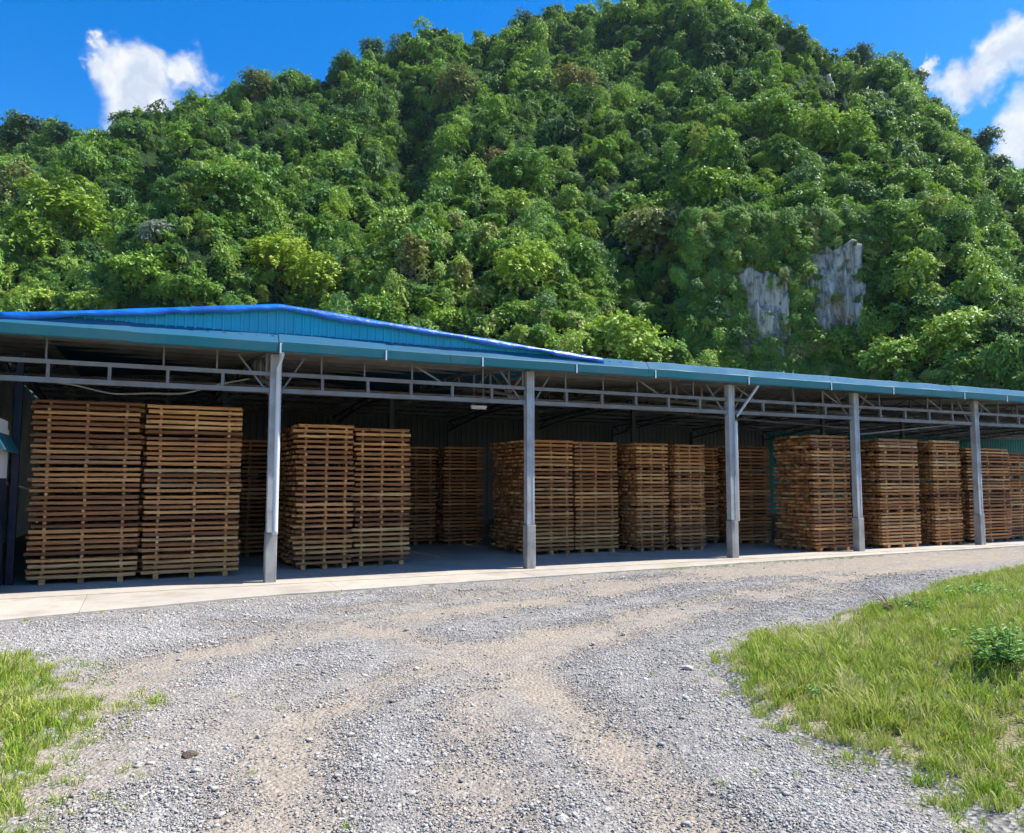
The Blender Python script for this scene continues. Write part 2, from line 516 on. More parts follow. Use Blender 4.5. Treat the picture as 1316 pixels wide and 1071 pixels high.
gx = np.arange(-330, 331, 2.0); gy = np.concatenate([np.arange(50, 130, 1.0), np.arange(130, 300, 2.0)])
X, Y = np.meshgrid(gx, gy)
Z = hill_z(X, Y)
nx, ny = len(gx), len(gy)
idx = (np.arange(ny - 1)[:, None] * nx + np.arange(nx - 1)[None, :]).ravel()
hm = np_mesh('hill', np.stack([X.ravel(), Y.ravel(), Z.ravel()], 1), np.stack([idx, idx + 1, idx + nx + 1, idx + nx], 1), M['hill'], True)
hill = link('hill', hm)
tag(hill, 'steep limestone hill rising behind the timber shed', kind='structure')


def hit_hill(u, v, y0=56.0, y1=240.0):
    d = ray(u, v)
    ys = np.arange(y0, y1, 0.25)
    zs = CAM_H + d.z / d.y * ys
    hz = hill_z(d.x / d.y * ys, ys)
    k = np.nonzero(hz >= zs)[0]
    i = k[0] if len(k) else int(np.argmin(zs - hz))
    return float(d.x / d.y * ys[i]), float(ys[i])


# ------------------------------------------------------------------ crowns
def crown_mesh(name, seed, nlobe=10, leaves=1300, size=0.15, squash=0.8, lobe_r=(0.30, 0.48), flat=0.0, droop=0.0, mat=None):
    """unit crown (radius about 1, base of foliage near z = 0): lobes covered in leaf sprays"""
    r = np.random.default_rng(seed)
    ctr, rad = [], []
    for k in range(nlobe):
        th = r.random() * 2 * math.pi
        rr = (r.random() ** 0.55) * 0.66
        zz = r.random() ** 0.8 * 1.15 * squash
        rr *= math.sqrt(max(0.12, 1 - (max(0, zz - 0.35) / (1.25 * squash)) ** 2))
        ctr.append((rr * math.cos(th), rr * math.sin(th), 0.32 + zz)); rad.append(r.uniform(*lobe_r))
    ctr, rad = np.array(ctr), np.array(rad)
    per = 13
    ns = leaves // per; leaves = ns * per
    ks = r.choice(nlobe, ns, p=rad ** 2 / (rad ** 2).sum())
    n = r.normal(size=(ns, 3)); n /= np.linalg.norm(n, axis=1)[:, None]
    n[:, 2] = np.where(r.random(ns) < 0.70, np.abs(n[:, 2]), n[:, 2])
    n[:, 2] *= (1 - flat * 0.4); n /= np.linalg.norm(n, axis=1)[:, None]
    L = rad[ks] * (0.55 + 0.75 * r.random(ns) ** 1.5)
    st = ctr[ks] + n * (rad[ks] * (0.50 + .2 * r.random(ns)))[:, None] * np.array([1, 1, 0.85 - flat * .4])
    dr = 0.15 + 0.55 * r.random(ns) + droop * 1.6 * (r.random(ns) < droop * 2.2)
    # every spray arches outwards and droops, leaves strung along it
    tt = r.random((ns, per)) ** 0.75
    side = np.cross(n, r.normal(size=n.shape)); side /= np.linalg.norm(side, axis=1)[:, None]
    p = st[:, None, :] + n[:, None, :] * (L[:, None] * tt)[..., None] + side[:, None, :] * (L[:, None] * 0.22 * r.normal(size=(ns, per)) * (1.15 - tt))[..., None]
    p[..., 2] -= dr[:, None] * L[:, None] * tt ** 2
    p = p.reshape(-1, 3); n = np.repeat(n, per, axis=0); k = np.repeat(ks, per)
    p += r.normal(size=p.shape) * 0.018
    m = n * 0.48 + np.array([0.10, 0, 0.68]) + r.normal(size=n.shape) * 0.40
    m /= np.linalg.norm(m, axis=1)[:, None]
    t = np.cross(m, r.normal(size=m.shape)); t /= np.linalg.norm(t, axis=1)[:, None]
    b = np.cross(m, t)
    s = (size * (0.55 + 0.9 * r.random(leaves)))[:, None]
    v0 = p - t * s; v1 = p + b * s * 0.45 - m * s * 0.12; v2 = p + t * s - m * s * 0.25; v3 = p - b * s * 0.45 - m * s * 0.12
    V = np.stack([v0, v1, v2, v3], 1).reshape(-1, 3)
    i = np.arange(leaves) * 4
    Fc = np.stack([i, i + 1, i + 2, i + 3], 1)
    me = np_mesh(name, V, Fc, mat or M['forest'])
    lobe_tone = r.random(nlobe)
    lv = np.clip(0.3 * r.random(leaves) + 0.3 * lobe_tone[k] + 0.4 * np.repeat(r.random(ns), per), 0, 1)
    attr(me, 'lv', np.repeat(lv, 4))
    return me


def unlinked_collection(name, meshes):
    c = bpy.data.collections.new(name)
    for k, m in enumerate(meshes):
        c.objects.link(bpy.data.objects.new('%s_%02d' % (name, k), m))
    return c


def scatter(name, pts, rot, scl, pick, coll):
    """a mass nobody could count: instances of the collection's meshes on points"""
    me = bpy.data.meshes.new(name)
    me.vertices.add(len(pts)); me.vertices.foreach_set('co', np.asarray(pts, dtype=np.float32).ravel())
    attr(me, 'rot', rot, 'FLOAT_VECTOR'); attr(me, 'scl', scl, 'FLOAT_VECTOR'); attr(me, 'pick', pick, 'INT')
    me.update()
    o = link(name, me)
    ng = bpy.data.node_groups.new(name + '_scatter', 'GeometryNodeTree')
    ng.interface.new_socket('Geometry', in_out='INPUT', socket_type='NodeSocketGeometry')
    ng.interface.new_socket('Geometry', in_out='OUTPUT', socket_type='NodeSocketGeometry')
    N, L = ng.nodes, ng.links
    gi, go = N.new('NodeGroupInput'), N.new('NodeGroupOutput')
    ip = N.new('GeometryNodeInstanceOnPoints'); ci = N.new('GeometryNodeCollectionInfo')
    ci.inputs['Collection'].default_value = coll
    ci.inputs['Separate Children'].default_value = True
    ci.inputs['Reset Children'].default_value = True
    ip.inputs['Pick Instance'].default_value = True

    def na(nm, t):
        x = N.new('GeometryNodeInputNamedAttribute'); x.data_type = t; x.inputs['Name'].default_value = nm
        return x.outputs['Attribute']
    mp = N.new('GeometryNodeMeshToPoints')
    L.new(gi.outputs[0], mp.inputs[0])
    L.new(mp.outputs[0], ip.inputs['Points']); L.new(ci.outputs[0], ip.inputs['Instance'])
    L.new(na('pick', 'INT'), ip.inputs['Instance Index'])
    er = N.new('FunctionNodeEulerToRotation'); L.new(na('rot', 'FLOAT_VECTOR'), er.inputs[0])
    L.new(er.outputs[0], ip.inputs['Rotation'])
    L.new(na('scl', 'FLOAT_VECTOR'), ip.inputs['Scale'])
    L.new(ip.outputs[0], go.inputs[0])
    md = o.modifiers.new('scatter', 'NODES'); md.node_group = ng
    return o


forest_meshes = []
for k in range(12):
    forest_meshes.append(crown_mesh('forest_crown', 100 + k, nlobe=7 + (k * 5) % 9, leaves=3300, size=0.056 + 0.008 * (k % 3), squash=(0.55, 0.8, 1.05, 1.35)[k % 4],
                                    lobe_r=((0.26, 0.5), (0.2, 0.36), (0.3, 0.42))[k % 3], flat=(0.0, 0.3, 0.0)[k % 3], droop=0.14 * (k % 4)))
forest_coll = unlinked_collection('forest_crown', forest_meshes)

# rock faces (defined early: trees keep clear of them) : (u0, u1, v0, v1)
ROCKS = [(936, 1006, 328, 456), (1034, 1100, 300, 442), (870, 882, 432, 468), (1052, 1070, 84, 128), (1084, 1098, 118, 150), (1282, 1306, 330, 362), (992, 1004, 30, 62)]

# stand-out trees: u, v of crown centre, crown width px, kind, label
TREES = [
    (785, 436, 140, 'umbrella', 'leaf_bright', 'broad pale green domed tree just above the blue roof, left of the rock face'),
    (75, 300, 118, 'feather', 'leaf_lime', 'tall feathery yellow-green tree at the left foot of the hill'),
    (20, 262, 84, 'feather', 'leaf_olive', 'olive feathery tree cut by the left edge of the picture'),
    (433, 178, 70, 'round', 'leaf_mid', 'full round crown on the crest of the left shoulder, above the dark ravine'),
    (846, 296, 120, 'umbrella', 'leaf_olive', 'wide overhanging olive crown halfway up the hill, below the summit'),
    (668, 235, 84, 'round', 'leaf_mid', 'mid green crown standing proud in the middle of the slope'),
    (668, 345, 86, 'round', 'leaf_bright', 'bright leafy crown low on the slope above the gable tail'),
    (585, 412, 76, 'umbrella', 'leaf_bright', 'light green tree peeping over the roof behind the second column'),
    (355, 348, 90, 'round', 'leaf_lime', 'yellow-flecked bush directly above the gable peak'),
    (420, 365, 84, 'round', 'leaf_lime', 'lime green shrub on the slope just right of the gable peak'),
    (180, 350, 84, 'umbrella', 'leaf_bright', 'leafy pale tree above the left part of the blue tarpaulin'),
    (240, 375, 70, 'umbrella', 'leaf_mid', 'spreading green tree touching the tarpaulin line left of the gable peak'),
    (120, 388, 66, 'umbrella', 'leaf_bright', 'low bright bush behind the far left end of the tarpaulin'),
    (45, 384, 66, 'umbrella', 'leaf_bright', 'low leafy bush above the roof corner at far left'),
    (200, 305, 40, 'round', 'leaf_silver', 'small silvery shrub in the left hillside'),
    (150, 305, 26, 'round', 'leaf_silver', 'tiny pale silver bush left of the larger silvery shrub'),
    (920, 462, 70, 'umbrella', 'leaf_lime', 'yellow-green bush at the roof edge beneath the left rock face'),
    (1070, 452, 92, 'umbrella', 'leaf_bright', 'sunlit bush spread below the right rock face'),
    (1150, 455, 90, 'umbrella', 'leaf_bright', 'pale green thicket crown right of the rock faces at the roof line'),
    (1235, 440, 84, 'round', 'leaf_bright', 'bright hillside tree above the roof near the fifth column'),
    (1290, 430, 60, 'round', 'leaf_dark', 'dark round tree at the right edge just above the roof'),
    (1250, 466, 76, 'umbrella', 'leaf_mid', 'mid green tree resting on the roof line at far right'),
    (950, 282, 46, 'umbrella', 'leaf_lime', 'small lime crown jutting out above the left rock face'),
    (1030, 275, 70, 'round', 'leaf_mid', 'leafy tree hanging between and above the two rock faces'),
    (920, 240, 90, 'umbrella', 'leaf_bright', 'broad sunlit crown left of and above the rock faces'),
    (1140, 290, 64, 'round', 'leaf_mid', 'leafy crown right of and above the right rock face'),
    (985, 165, 80, 'round', 'leaf_mid', 'rounded crown high on the slope below the right summit shoulder'),
    (1075, 170, 84, 'round', 'leaf_bright', 'bright crown on the upper right slope under the notch'),
    (585, 115, 54, 'round', 'leaf_olive', 'greyish olive crown near the skyline, left of the main summit'),
    (640, 215, 40, 'round', 'leaf_rust', 'rust tinged crown in the upper middle of the slope'),
    (740, 105, 54, 'round', 'leaf_rust', 'brownish crown high below the summit ridge'),
    (480, 62, 34, 'round', 'leaf_dark', 'dark bushy tree on the skyline where the left shoulder meets the main slope'),
    (445, 92, 40, 'round', 'leaf_mid', 'skyline tree at the saddle left of the main slope'),
    (680, 26, 34, 'round', 'leaf_dark', 'dark tree standing up from the skyline below the summit'),
    (1105, 72, 40, 'round', 'leaf_dark', 'dark tree on the right skyline shoulder'),
    (1178, 92, 32, 'round', 'leaf_dark', 'small dark skyline tree beside the right-hand cloud'),
    (1262, 178, 40, 'round', 'leaf_dark', 'dark tree low on the right skyline near the lower cloud'),
    (160, 140, 34, 'round', 'leaf_dark', 'small dark skyline tree below the left cloud'),
    (35, 178, 56, 'round', 'leaf_dark', 'dark skyline tree in the top left, nearest the left edge'),
    (88, 178, 44, 'round', 'leaf_dark', 'dark skyline tree in the top left, second from the left edge'),
    (330, 118, 50, 'round', 'leaf_olive', 'olive crown on the left skyline just right of the cloud'),
    (750, 350, 70, 'feather', 'leaf_mid', 'tall drooping tree above the domed pale tree'),
    (530, 345, 60, 'feather', 'leaf_olive', 'grey-green ragged tree low in the middle of the slope'),
    (300, 250, 84, 'round', 'leaf_mid', 'large mid green crown in the middle of the left shoulder'),
    (1180, 365, 70, 'feather', 'leaf_bright', 'light drooping tree on the right flank beside the rock'),
]
KIND_M = {}
for i in range(3):
    KIND_M[('round', i)] = crown_mesh('crown', 300 + i, nlobe=16, leaves=7000, size=0.055, squash=0.85)
    KIND_M[('umbrella', i)] = crown_mesh('crown', 320 + i, nlobe=24, leaves=7000, size=0.05, squash=0.50, lobe_r=(0.20, 0.34), flat=0.5)
    KIND_M[('feather', i)] = crown_mesh('crown', 340 + i, nlobe=22, leaves=7500, size=0.055, squash=1.35, lobe_r=(0.22, 0.36), droop=0.3)


def trunk_mesh(seed):
    r = random.Random(seed)
    mb = MB()
    top = Vector((r.uniform(-.08, .08), r.uniform(-.08, .08), 0.75))
    mb.tube([(0, 0, -1.3), (0.02, 0, -0.4), tuple(top * 0.5), tuple(top)], [0.085, 0.065, 0.05, 0.03], 7)
    for k in range(6):
        th = k * 1.05 + r.uniform(-.3, .3); zz = r.uniform(-0.1, 0.45)
        e = Vector((math.cos(th) * r.uniform(.35, .6), math.sin(th) * r.uniform(.35, .6), zz + r.uniform(.3, .55)))
        mb.tube([(top.x * .5, top.y * .5, zz), tuple(e * 0.5 + Vector((0, 0, zz * .5 - .05))), tuple(e)], [0.035, 0.024, 0.012], 5)
    return mb.mesh('trunk', M['bark'], True)


trunks = [trunk_mesh(i) for i in range(4)]
tree_xy = []
for i, (u, v, wpx, kind, mat, lab) in enumerate(TREES):
    x, y = hit_hill(u, v + wpx * 0.30)
    z = float(hill_z(x, y))
    rad = wpx / FPX * math.hypot(y, z) * 0.5
    t = empty('hillside_tree', (x, y, z), random.uniform(0, 6.28))
    tag(t, lab, 'tree', 'stand-out trees on the hill')
    lift = -0.12 * rad if kind != 'feather' else -0.2 * rad
    c = link('crown', KIND_M[(kind, i % 3)], t, (0, 0, lift), (0, 0, 0), (rad, rad, rad))
    c.data = c.data if len(c.data.materials) else c.data
    c.material_slots[0].link = 'OBJECT'; c.material_slots[0].material = M[mat]
    link('trunk', trunks[i % 4], t, (0, 0, lift + rad * 0.2), (0, 0, 0), (rad, rad, rad))
    tree_xy.append((x, y, rad))

# the wood that covers the rest of the hill
pts, rot, scl, pick = [], [], [], []
step = 2.25
gxs, gys = np.meshgrid(np.arange(-215, 216, step), np.arange(57, 214, step))
px = (gxs + rng.uniform(-1.7, 1.7, gxs.shape)).ravel(); py = (gys + rng.uniform(-1.7, 1.7, gys.shape)).ravel()
pz = hill_z(px, py)
txy = np.array(tree_xy)
for x, y, z in zip(px, py, pz):
    if abs(x / y) > 0.9 or z < -0.1: continue
    u, v = project(x, y, z + 3.0)
    dd = np.hypot(txy[:, 0] - x, txy[:, 1] - y)
    if (dd < txy[:, 2] * 0.5).any(): continue
    # keep crowns from hiding the stand-out trees from below
    near = (np.abs(txy[:, 0] - x) < txy[:, 2]) & (y < txy[:, 1]) & (txy[:, 1] - y < txy[:, 2] * 1.5)
    big = vnoise(x / 11 + 3, y / 11)
    r = 0.95 + 1.75 * rng.random() ** 2.2 + 0.9 * max(0, big)
    if near.any(): r = min(r, 1.7)
    if y < 85: r = min(r, 1.9)
    hid = False
    for (u0, u1, v0, v1) in ROCKS:
        rp = r / math.hypot(y, z) * FPX
        uu, vv = project(x, y, z + r * 0.7)
        if u1 - u0 < 30: rp *= 0.2
        if u0 - rp * 0.5 < uu < u1 + rp * 0.5 and v0 - rp * 0.3 < vv < v1 + rp * 0.9: hid = True
    if hid and rng.random() < 0.96: continue
    tall = 0.75 + 0.75 * rng.random()
    pts.append((x, y, z - 0.2 * r)); rot.append((rng.normal() * .12 + 0.15, rng.normal() * .12, rng.random() * 6.28))
    scl.append((r * (0.9 + .3 * rng.random()), r * (0.9 + .3 * rng.random()), r * tall)); pick.append(int(rng.integers(0, 12)))
# creepers hanging on the cliff step
for k in range(2600):
    a_ = rng.uniform(0.225, 0.51); z = rng.uniform(5, 30); y = 78.6 + (z - 7.2) / 20 * 3 - 0.2
    x = a_ * y; r = 0.45 + 0.6 * rng.random()
    uu, vv = project(x, y, z + r * .4)
    if any(u0 + 10 < uu < u1 - 10 and v0 + 22 < vv < v1 - 14 for (u0, u1, v0, v1) in ROCKS) and rng.random() < 0.95: continue
    pts.append((x, y - 1.0 * rng.random(), z - .3)); rot.append((rng.normal() * .2 + 0.7, rng.normal() * .2, rng.random() * 6.28))
    scl.append((r * 1.1, r * 1.1, r * 1.2)); pick.append(int(rng.integers(0, 12)))
# shrubs and creepers filling the gaps
n_sh = 9000
qx = rng.uniform(-200, 200, n_sh); qy = rng.uniform(56, 205, n_sh)
qx = np.concatenate([qx, rng.uniform(-75, 75, 3500)]); qy = np.concatenate([qy, rng.uniform(57, 98, 3500)]); qz = hill_z(qx, qy)
for x, y, z in zip(qx, qy, qz):
    if abs(x / y) > 0.85 or z < -0.1: continue
    r = 0.55 + 0.75 * rng.random()
    hid = False
    for (u0, u1, v0, v1) in ROCKS:
        uu, vv = project(x, y, z + r * 0.7)
        if u0 - 4 < uu < u1 + 4 and v0 < vv < v1 + 6: hid = True
    if hid and rng.random() < 0.85: continue
    pts.append((x, y, z - 0.15 * r)); rot.append((rng.normal() * .2 + 0.3, rng.normal() * .2, rng.random() * 6.28))
    scl.append((r * 1.2, r * 1.2, r)); pick.append(int(rng.integers(0, 12)))
forest = scatter('hillside_forest', pts, rot, scl, pick, forest_coll)
tag(forest, 'dense green jungle covering the limestone hill', 'forest', kind='stuff')

# ------------------------------------------------------------------ rock faces
def rock_face(u0, u1, v0, v1, label, seed, ymid=None):
    um, vm = (u0 + u1) / 2, (v0 + v1) / 2
    x, y = hit_hill(um, vm)
    if ymid: x, y = ray(um, vm).x / ray(um, vm).y * ymid, ymid
    D = y
    zt = CAM_H + ray(um, v0).z / ray(um, v0).y * D; zb = CAM_H + ray(um, v1).z / ray(um, v1).y * D - 2.0
    wd = (u1 - u0) / FPX * D * 1.7
    nu, nv = max(12, int(wd / 0.22)), max(14, int((zt - zb) / 0.3))
    uu, vv = np.meshgrid(np.linspace(-.5, .5, nu), np.linspace(0, 1, nv))
    xl = uu * wd; zl = vv * (zt - zb)
    wob = fbm(zl / 7 + seed, xl * 0 + seed, 2)
    col = np.abs(fbm(xl / 1.5 + seed * 3 + wob * .5, zl / 11 + seed, 3))
    block = np.floor(zl / 3.1 + 1.5 * vnoise(xl / 2.2 + seed, zl * 0 + seed) + seed) * 1.7
    step_ = vnoise(np.floor(xl / 1.7) * 3.1 + seed, block)
    dep = 1.3 * col + 1.15 * step_ + 0.35 * fbm(xl * 1.2, zl * 1.2 + seed, 3)
    ed = np.minimum((.5 - np.abs(uu)) * wd / 1.6, np.minimum(vv, 1 - vv) * (zt - zb) / 2.2)
    mk = sstep(0.30, 0.85, ed + 0.62 * fbm(xl / 1.5 + seed, zl / 2.4 + seed, 3))
    lean = vv * (zt - zb) * 0.10
    yy = -(0.8 + 0.85 * dep) * mk + 4.0 * (1 - mk) + lean
    V = np.stack([xl.ravel(), yy.ravel(), zl.ravel()], 1)
    ii = (np.arange(nv - 1)[:, None] * nu + np.arange(nu - 1)[None, :]).ravel()
    Fc = np.stack([ii, ii + 1, ii + nu + 1, ii + nu], 1)
    # back and rim: a block seated in the slope
    nb = len(V)
    ring = list(range(nu)) + [k * nu + nu - 1 for k in range(1, nv)] + list(range(nv * nu - 2, (nv - 1) * nu - 1, -1)) + [k * nu for k in range(nv - 2, 0, -1)]
    VB = V[ring].copy(); VB[:, 1] = 4.5
    fb = [(ring[(k + 1) % len(ring)], ring[k], nb + k, nb + (k + 1) % len(ring)) for k in range(len(ring))]
    me = np_mesh('rock_face', np.vstack([V, VB]), np.vstack([Fc, np.array(fb)]), M['rock'])
    o = link('rock_face', me, None, (x, D, zb), (0, 0, -math.atan2(x, D) * 0.6))
    tag(o, label, 'rock face', 'bare limestone on the hill')
    return o


rock_face(*ROCKS[0], 'grey streaked limestone cliff, larger and left of the pair above the roof', 2.3, 79.5)
rock_face(*ROCKS[1], 'grey brown limestone cliff, right of the pair above the roof', 5.9, 79.5)
rock_face(*ROCKS[2], 'narrow sliver of grey rock at the roof line beside the domed pale tree', 8.1)
rock_face(*ROCKS[3], 'dark rock cleft high on the right side of the summit', 11.2)
rock_face(*ROCKS[4], 'grey rock ledge on the upper right slope below the dark cleft', 14.4)
rock_face(*ROCKS[5], 'small shaded rock outcrop near the right edge of the hill', 17.7)
rock_face(*ROCKS[6], 'small dark rock notch just below the summit', 21.7)

# ------------------------------------------------------------------ ground
def poly_sd(poly, x, y):
    """signed distance, positive inside"""
    x, y = np.asarray(x, float), np.asarray(y, float)
    d = np.full(x.shape, 1e9); ins = np.zeros(x.shape, bool)
    P = [(p[0], p[1]) for p in poly]
    for (ax, ay), (bx, by) in zip(P, P[1:] + P[:1]):
        ex, ey = bx - ax, by - ay
        t = np.clip(((x - ax) * ex + (y - ay) * ey) / (ex * ex + ey * ey + 1e-9), 0, 1)
        d = np.minimum(d, np.hypot(x - ax - t * ex, y - ay - t * ey))
        c = ((ay > y) != (by > y)) & (x < (bx - ax) * (y - ay) / (by - ay + 1e-12) + ax)
        ins ^= c
    return np.where(ins, d, -d)


def line_d(pl, x, y):
    d = np.full(np.shape(x), 1e9)
    for (ax, ay), (bx, by) in zip(pl, pl[1:]):
        ex, ey = bx - ax, by - ay
        t = np.clip(((x - ax) * ex + (y - ay) * ey) / (ex * ex + ey * ey + 1e-9), 0, 1)
        d = np.minimum(d, np.hypot(x - ax - t * ex, y - ay - t * ey))
    return d


def smooth_line(pix):
    p = [ground_pt(u, v) for u, v in pix]
    out = []
    for i in range(len(p) - 1):
        p0, p1, p2, p3 = p[max(i - 1, 0)], p[i], p[i + 1], p[min(i + 2, len(p) - 1)]
        for k in range(6):
            t = k / 6
            q = 0.5 * ((2 * p1) + (p2 - p0) * t + (2 * p0 - 5 * p1 + 4 * p2 - p3) * t * t + (3 * p1 - p0 - 3 * p2 + p3) * t ** 3)
            out.append((q.x, q.y))
    out.append((p[-1].x, p[-1].y))
    return out


RUTS = [  # wheel tracks: centre line in the yard, half width
    (smooth_line([(330, 1400), (325, 1071), (345, 985), (400, 925), (490, 880), (610, 838), (760, 800), (900, 772), (1050, 748), (1250, 720), (1500, 695)]), 0.26, 1.0),
    (smooth_line([(640, 1400), (600, 1071), (590, 975), (620, 890), (700, 838), (850, 800), (950, 780), (1080, 757)]), 0.24, 0.8),
    (smooth_line([(1050, 1200), (930, 1071), (850, 1010), (790, 970), (735, 915), (650, 862), (500, 812), (300, 800)]), 0.22, 0.95),
    (smooth_line([(60, 1010), (130, 905), (210, 850), (320, 826), (470, 800), (650, 778), (850, 750), (1010, 735), (1300, 708)]), 0.40, 0.8),
    (smooth_line([(430, 782), (600, 764), (800, 745), (1000, 728), (1200, 714)]), 0.30, 0.7),
    (smooth_line([(215, 990), (240, 960), (300, 900), (380, 868)]), 0.30, 0.6),
]


def track_mask(x, y):
    m = np.zeros(np.shape(x))
    wx = x + 0.25 * fbm(x * .9, y * .9, 3); wy = y + 0.25 * fbm(x * .9 + 31, y * .9, 3)
    for pl, hw, s in RUTS:
        m = np.maximum(m, s * (1 - sstep(hw * 0.1, hw * 2.5, line_d(pl, wx, wy))))
    return m


BANK_R = [ground_pt(u, v) for u, v in [(882, 862), (925, 818), (1040, 792), (1120, 772), (1205, 746), (1316, 724), (1420, 706)]]
BANK_R += [Vector((30, 16.5, 0)), Vector((32, 2, 0)), Vector((6, 0.5, 0)), Vector((2.4, 2.0, 0))]
BANK_R += [ground_pt(u, v) for u, v in [(1300, 1150), (1205, 1071), (1150, 1030), (1075, 990), (1010, 965), (960, 930), (905, 892)]]
BANK_L = [ground_pt(u, v) for u, v in [(-350, 800), (-150, 822), (0, 842), (60, 842), (92, 872), (132, 915), (118, 940), (78, 958), (75, 1000), (100, 1060), (110, 1110), (130, 1300)]]
BANK_L += [Vector((-1.2, 1.2, 0)), Vector((-12, 0, 0))]


def bank_sd(x, y):
    wx = x + 0.22 * fbm(x * 1.3, y * 1.3 + 7, 3); wy = y + 0.22 * fbm(x * 1.3 + 40, y * 1.3, 3)
    return np.maximum(poly_sd(BANK_R, wx, wy), poly_sd(BANK_L, wx, wy))


def yard_z(x, y):
    tm = track_mask(x, y)
    return -0.028 * tm + 0.018 * fbm(x * .8, y * .8, 3) + 0.006 * fbm(x * 5, y * 5, 2)


def bank_z(x, y, sd=None):
    sd = bank_sd(x, y) if sd is None else sd
    return yard_z(x, y) * 0.3 + 0.10 * sstep(-0.05, 0.5, sd) + 0.26 * sstep(0.3, 3.2, sd) * (np.asarray(x) > 0) + 0.05 * fbm(x * 1.1 + 3, y * 1.1, 3) * sstep(0, .6, sd) - 0.05


a = Mat('soil_ground', 0.95)
a.color(a.ramp(a.noise(a.coord('World'), 0.4, 6), [(0.3, (0.12, 0.13, 0.06)), (0.6, (0.20, 0.18, 0.11))]))
ground_me = MB()
ground_me.add([(-1500, -900, -0.35), (1500, -900, -0.35), (1500, 1500, -0.35), (-1500, 1500, -0.35)], [(0, 1, 2, 3)])
tag(ground_me.build('ground', a.m), 'bare earth reaching to the horizon', kind='structure')

a = Mat('gravel', 0.9, 0.0, 0.25)
w = a.coord('World')
tr = a.new('ShaderNodeAttribute', attribute_name='track').outputs['Fac']
vo = a.new('ShaderNodeTexVoronoi'); a.l.new(w, vo.inputs['Vector']); vo.inputs['Scale'].default_value = 34
vo2 = a.new('ShaderNodeTexVoronoi'); a.l.new(w, vo2.inputs['Vector']); vo2.inputs['Scale'].default_value = 15
hs = a.new('ShaderNodeSeparateColor'); a.l.new(vo.outputs['Color'], hs.inputs[0])
hs2 = a.new('ShaderNodeSeparateColor'); a.l.new(vo2.outputs['Color'], hs2.inputs[0])
n_mid, n_big, n_fine = a.noise(w, 2.2, 6, 0.65), a.noise(w, 0.35, 4), a.noise(w, 120, 3)
grey = a.ramp(hs.outputs[0], [(0.0, (0.13, 0.13, 0.135)), (0.4, (0.23, 0.23, 0.233)), (0.8, (0.34, 0.34, 0.34)), (1.0, (0.48, 0.475, 0.465))])
grey = a.mix(0.45, grey, a.ramp(hs2.outputs[0], [(0.0, (0.15, 0.15, 0.16)), (0.6, (0.25, 0.25, 0.25)), (1.0, (0.38, 0.37, 0.36))]))
tan = a.mix(a.ramp(n_mid, [(0.35, 0.0), (0.7, 1.0)]), (0.36, 0.295, 0.215), (0.45, 0.38, 0.29))
tan = a.mix(0.35, tan, grey)
tf = a.math('ADD', tr, a.math('MULTIPLY', a.math('SUBTRACT', n_mid, 0.5), 1.1))
tf = a.math('ADD', tf, a.math('MULTIPLY', a.math('SUBTRACT', n_big, 0.5), 0.9))
c = a.mix(a.ramp(tf, [(0.10, 0.0), (1.0, 0.78)]), grey, tan)
c = a.mix(a.math('MULTIPLY', a.ramp(n_fine, [(0.42, 0.0), (0.62, 1.0)]), 0.4), c, (0.15, 0.138, 0.128))
c = a.mix(1.0, c, (1.17, 1.085, 0.955), 'MULTIPLY')
a.color(c)
hgt = a.math('ADD', a.math('MULTIPLY', vo.outputs['Distance'], -1.0), a.math('MULTIPLY', a.math('ADD', n_fine, n_mid), 0.5))
a.bump(hgt, 0.9, 0.022)
M['gravel'] = a.m

gx = np.concatenate([np.arange(-34, -9, 0.5), np.arange(-9, 14, 0.1), np.arange(14, 48, 0.5)]); gy = np.concatenate([np.arange(-8, 2.4, .4), np.arange(2.4, 16, 0.08), np.arange(16, 46, 0.4)])
X, Y = np.meshgrid(gx, gy)
TM = track_mask(X, Y)
Z = yard_z(X, Y)
nx, ny = len(gx), len(gy)
idx = (np.arange(ny - 1)[:, None] * nx + np.arange(nx - 1)[None, :]).ravel()
gm = np_mesh('gravel_yard', np.stack([X.ravel(), Y.ravel(), Z.ravel()], 1), np.stack([idx, idx + 1, idx + nx + 1, idx + nx], 1), M['gravel'], True)
attr(gm, 'track', TM.ravel())
tag(link('gravel_yard', gm), 'grey gravel yard with tan wheel tracks', kind='structure')

# loose stones on the yard
a = Mat('loose_stone', 0.88)
oi = a.new('ShaderNodeObjectInfo')
rr_ = a.math('FRACT', a.math('ADD', oi.outputs['Random'], a.new('ShaderNodeAttribute', attribute_name='rnd').outputs['Fac']))
c = a.ramp(rr_, [(0.0, (0.24, 0.226, 0.205)), (0.35, (0.33, 0.312, 0.284)), (0.7, (0.395, 0.373, 0.34)), (0.88, (0.50, 0.47, 0.425)), (0.95, (0.42, 0.33, 0.235)), (1.0, (0.62, 0.59, 0.54))])
a.color(c)
M['stone'] = a.m


def stone_mesh(seed):
    bm = bmesh.new(); bmesh.ops.create_icosphere(bm, subdivisions=1, radius=1)
    r = random.Random(seed)
    cuts = [(Vector((r.gauss(0, 1), r.gauss(0, 1), r.gauss(0, 1))).normalized(), r.uniform(.35, .7)) for _ in range(7)]
    for v in bm.verts:
        for n, d in cuts:
            e = v.co.dot(n) - d
            if e > 0: v.co -= n * e
        v.co *= r.uniform(.9, 1.1)
    me = bpy.data.meshes.new('stone'); bm.to_mesh(me); bm.free(); me.materials.append(M['stone'])
    return me


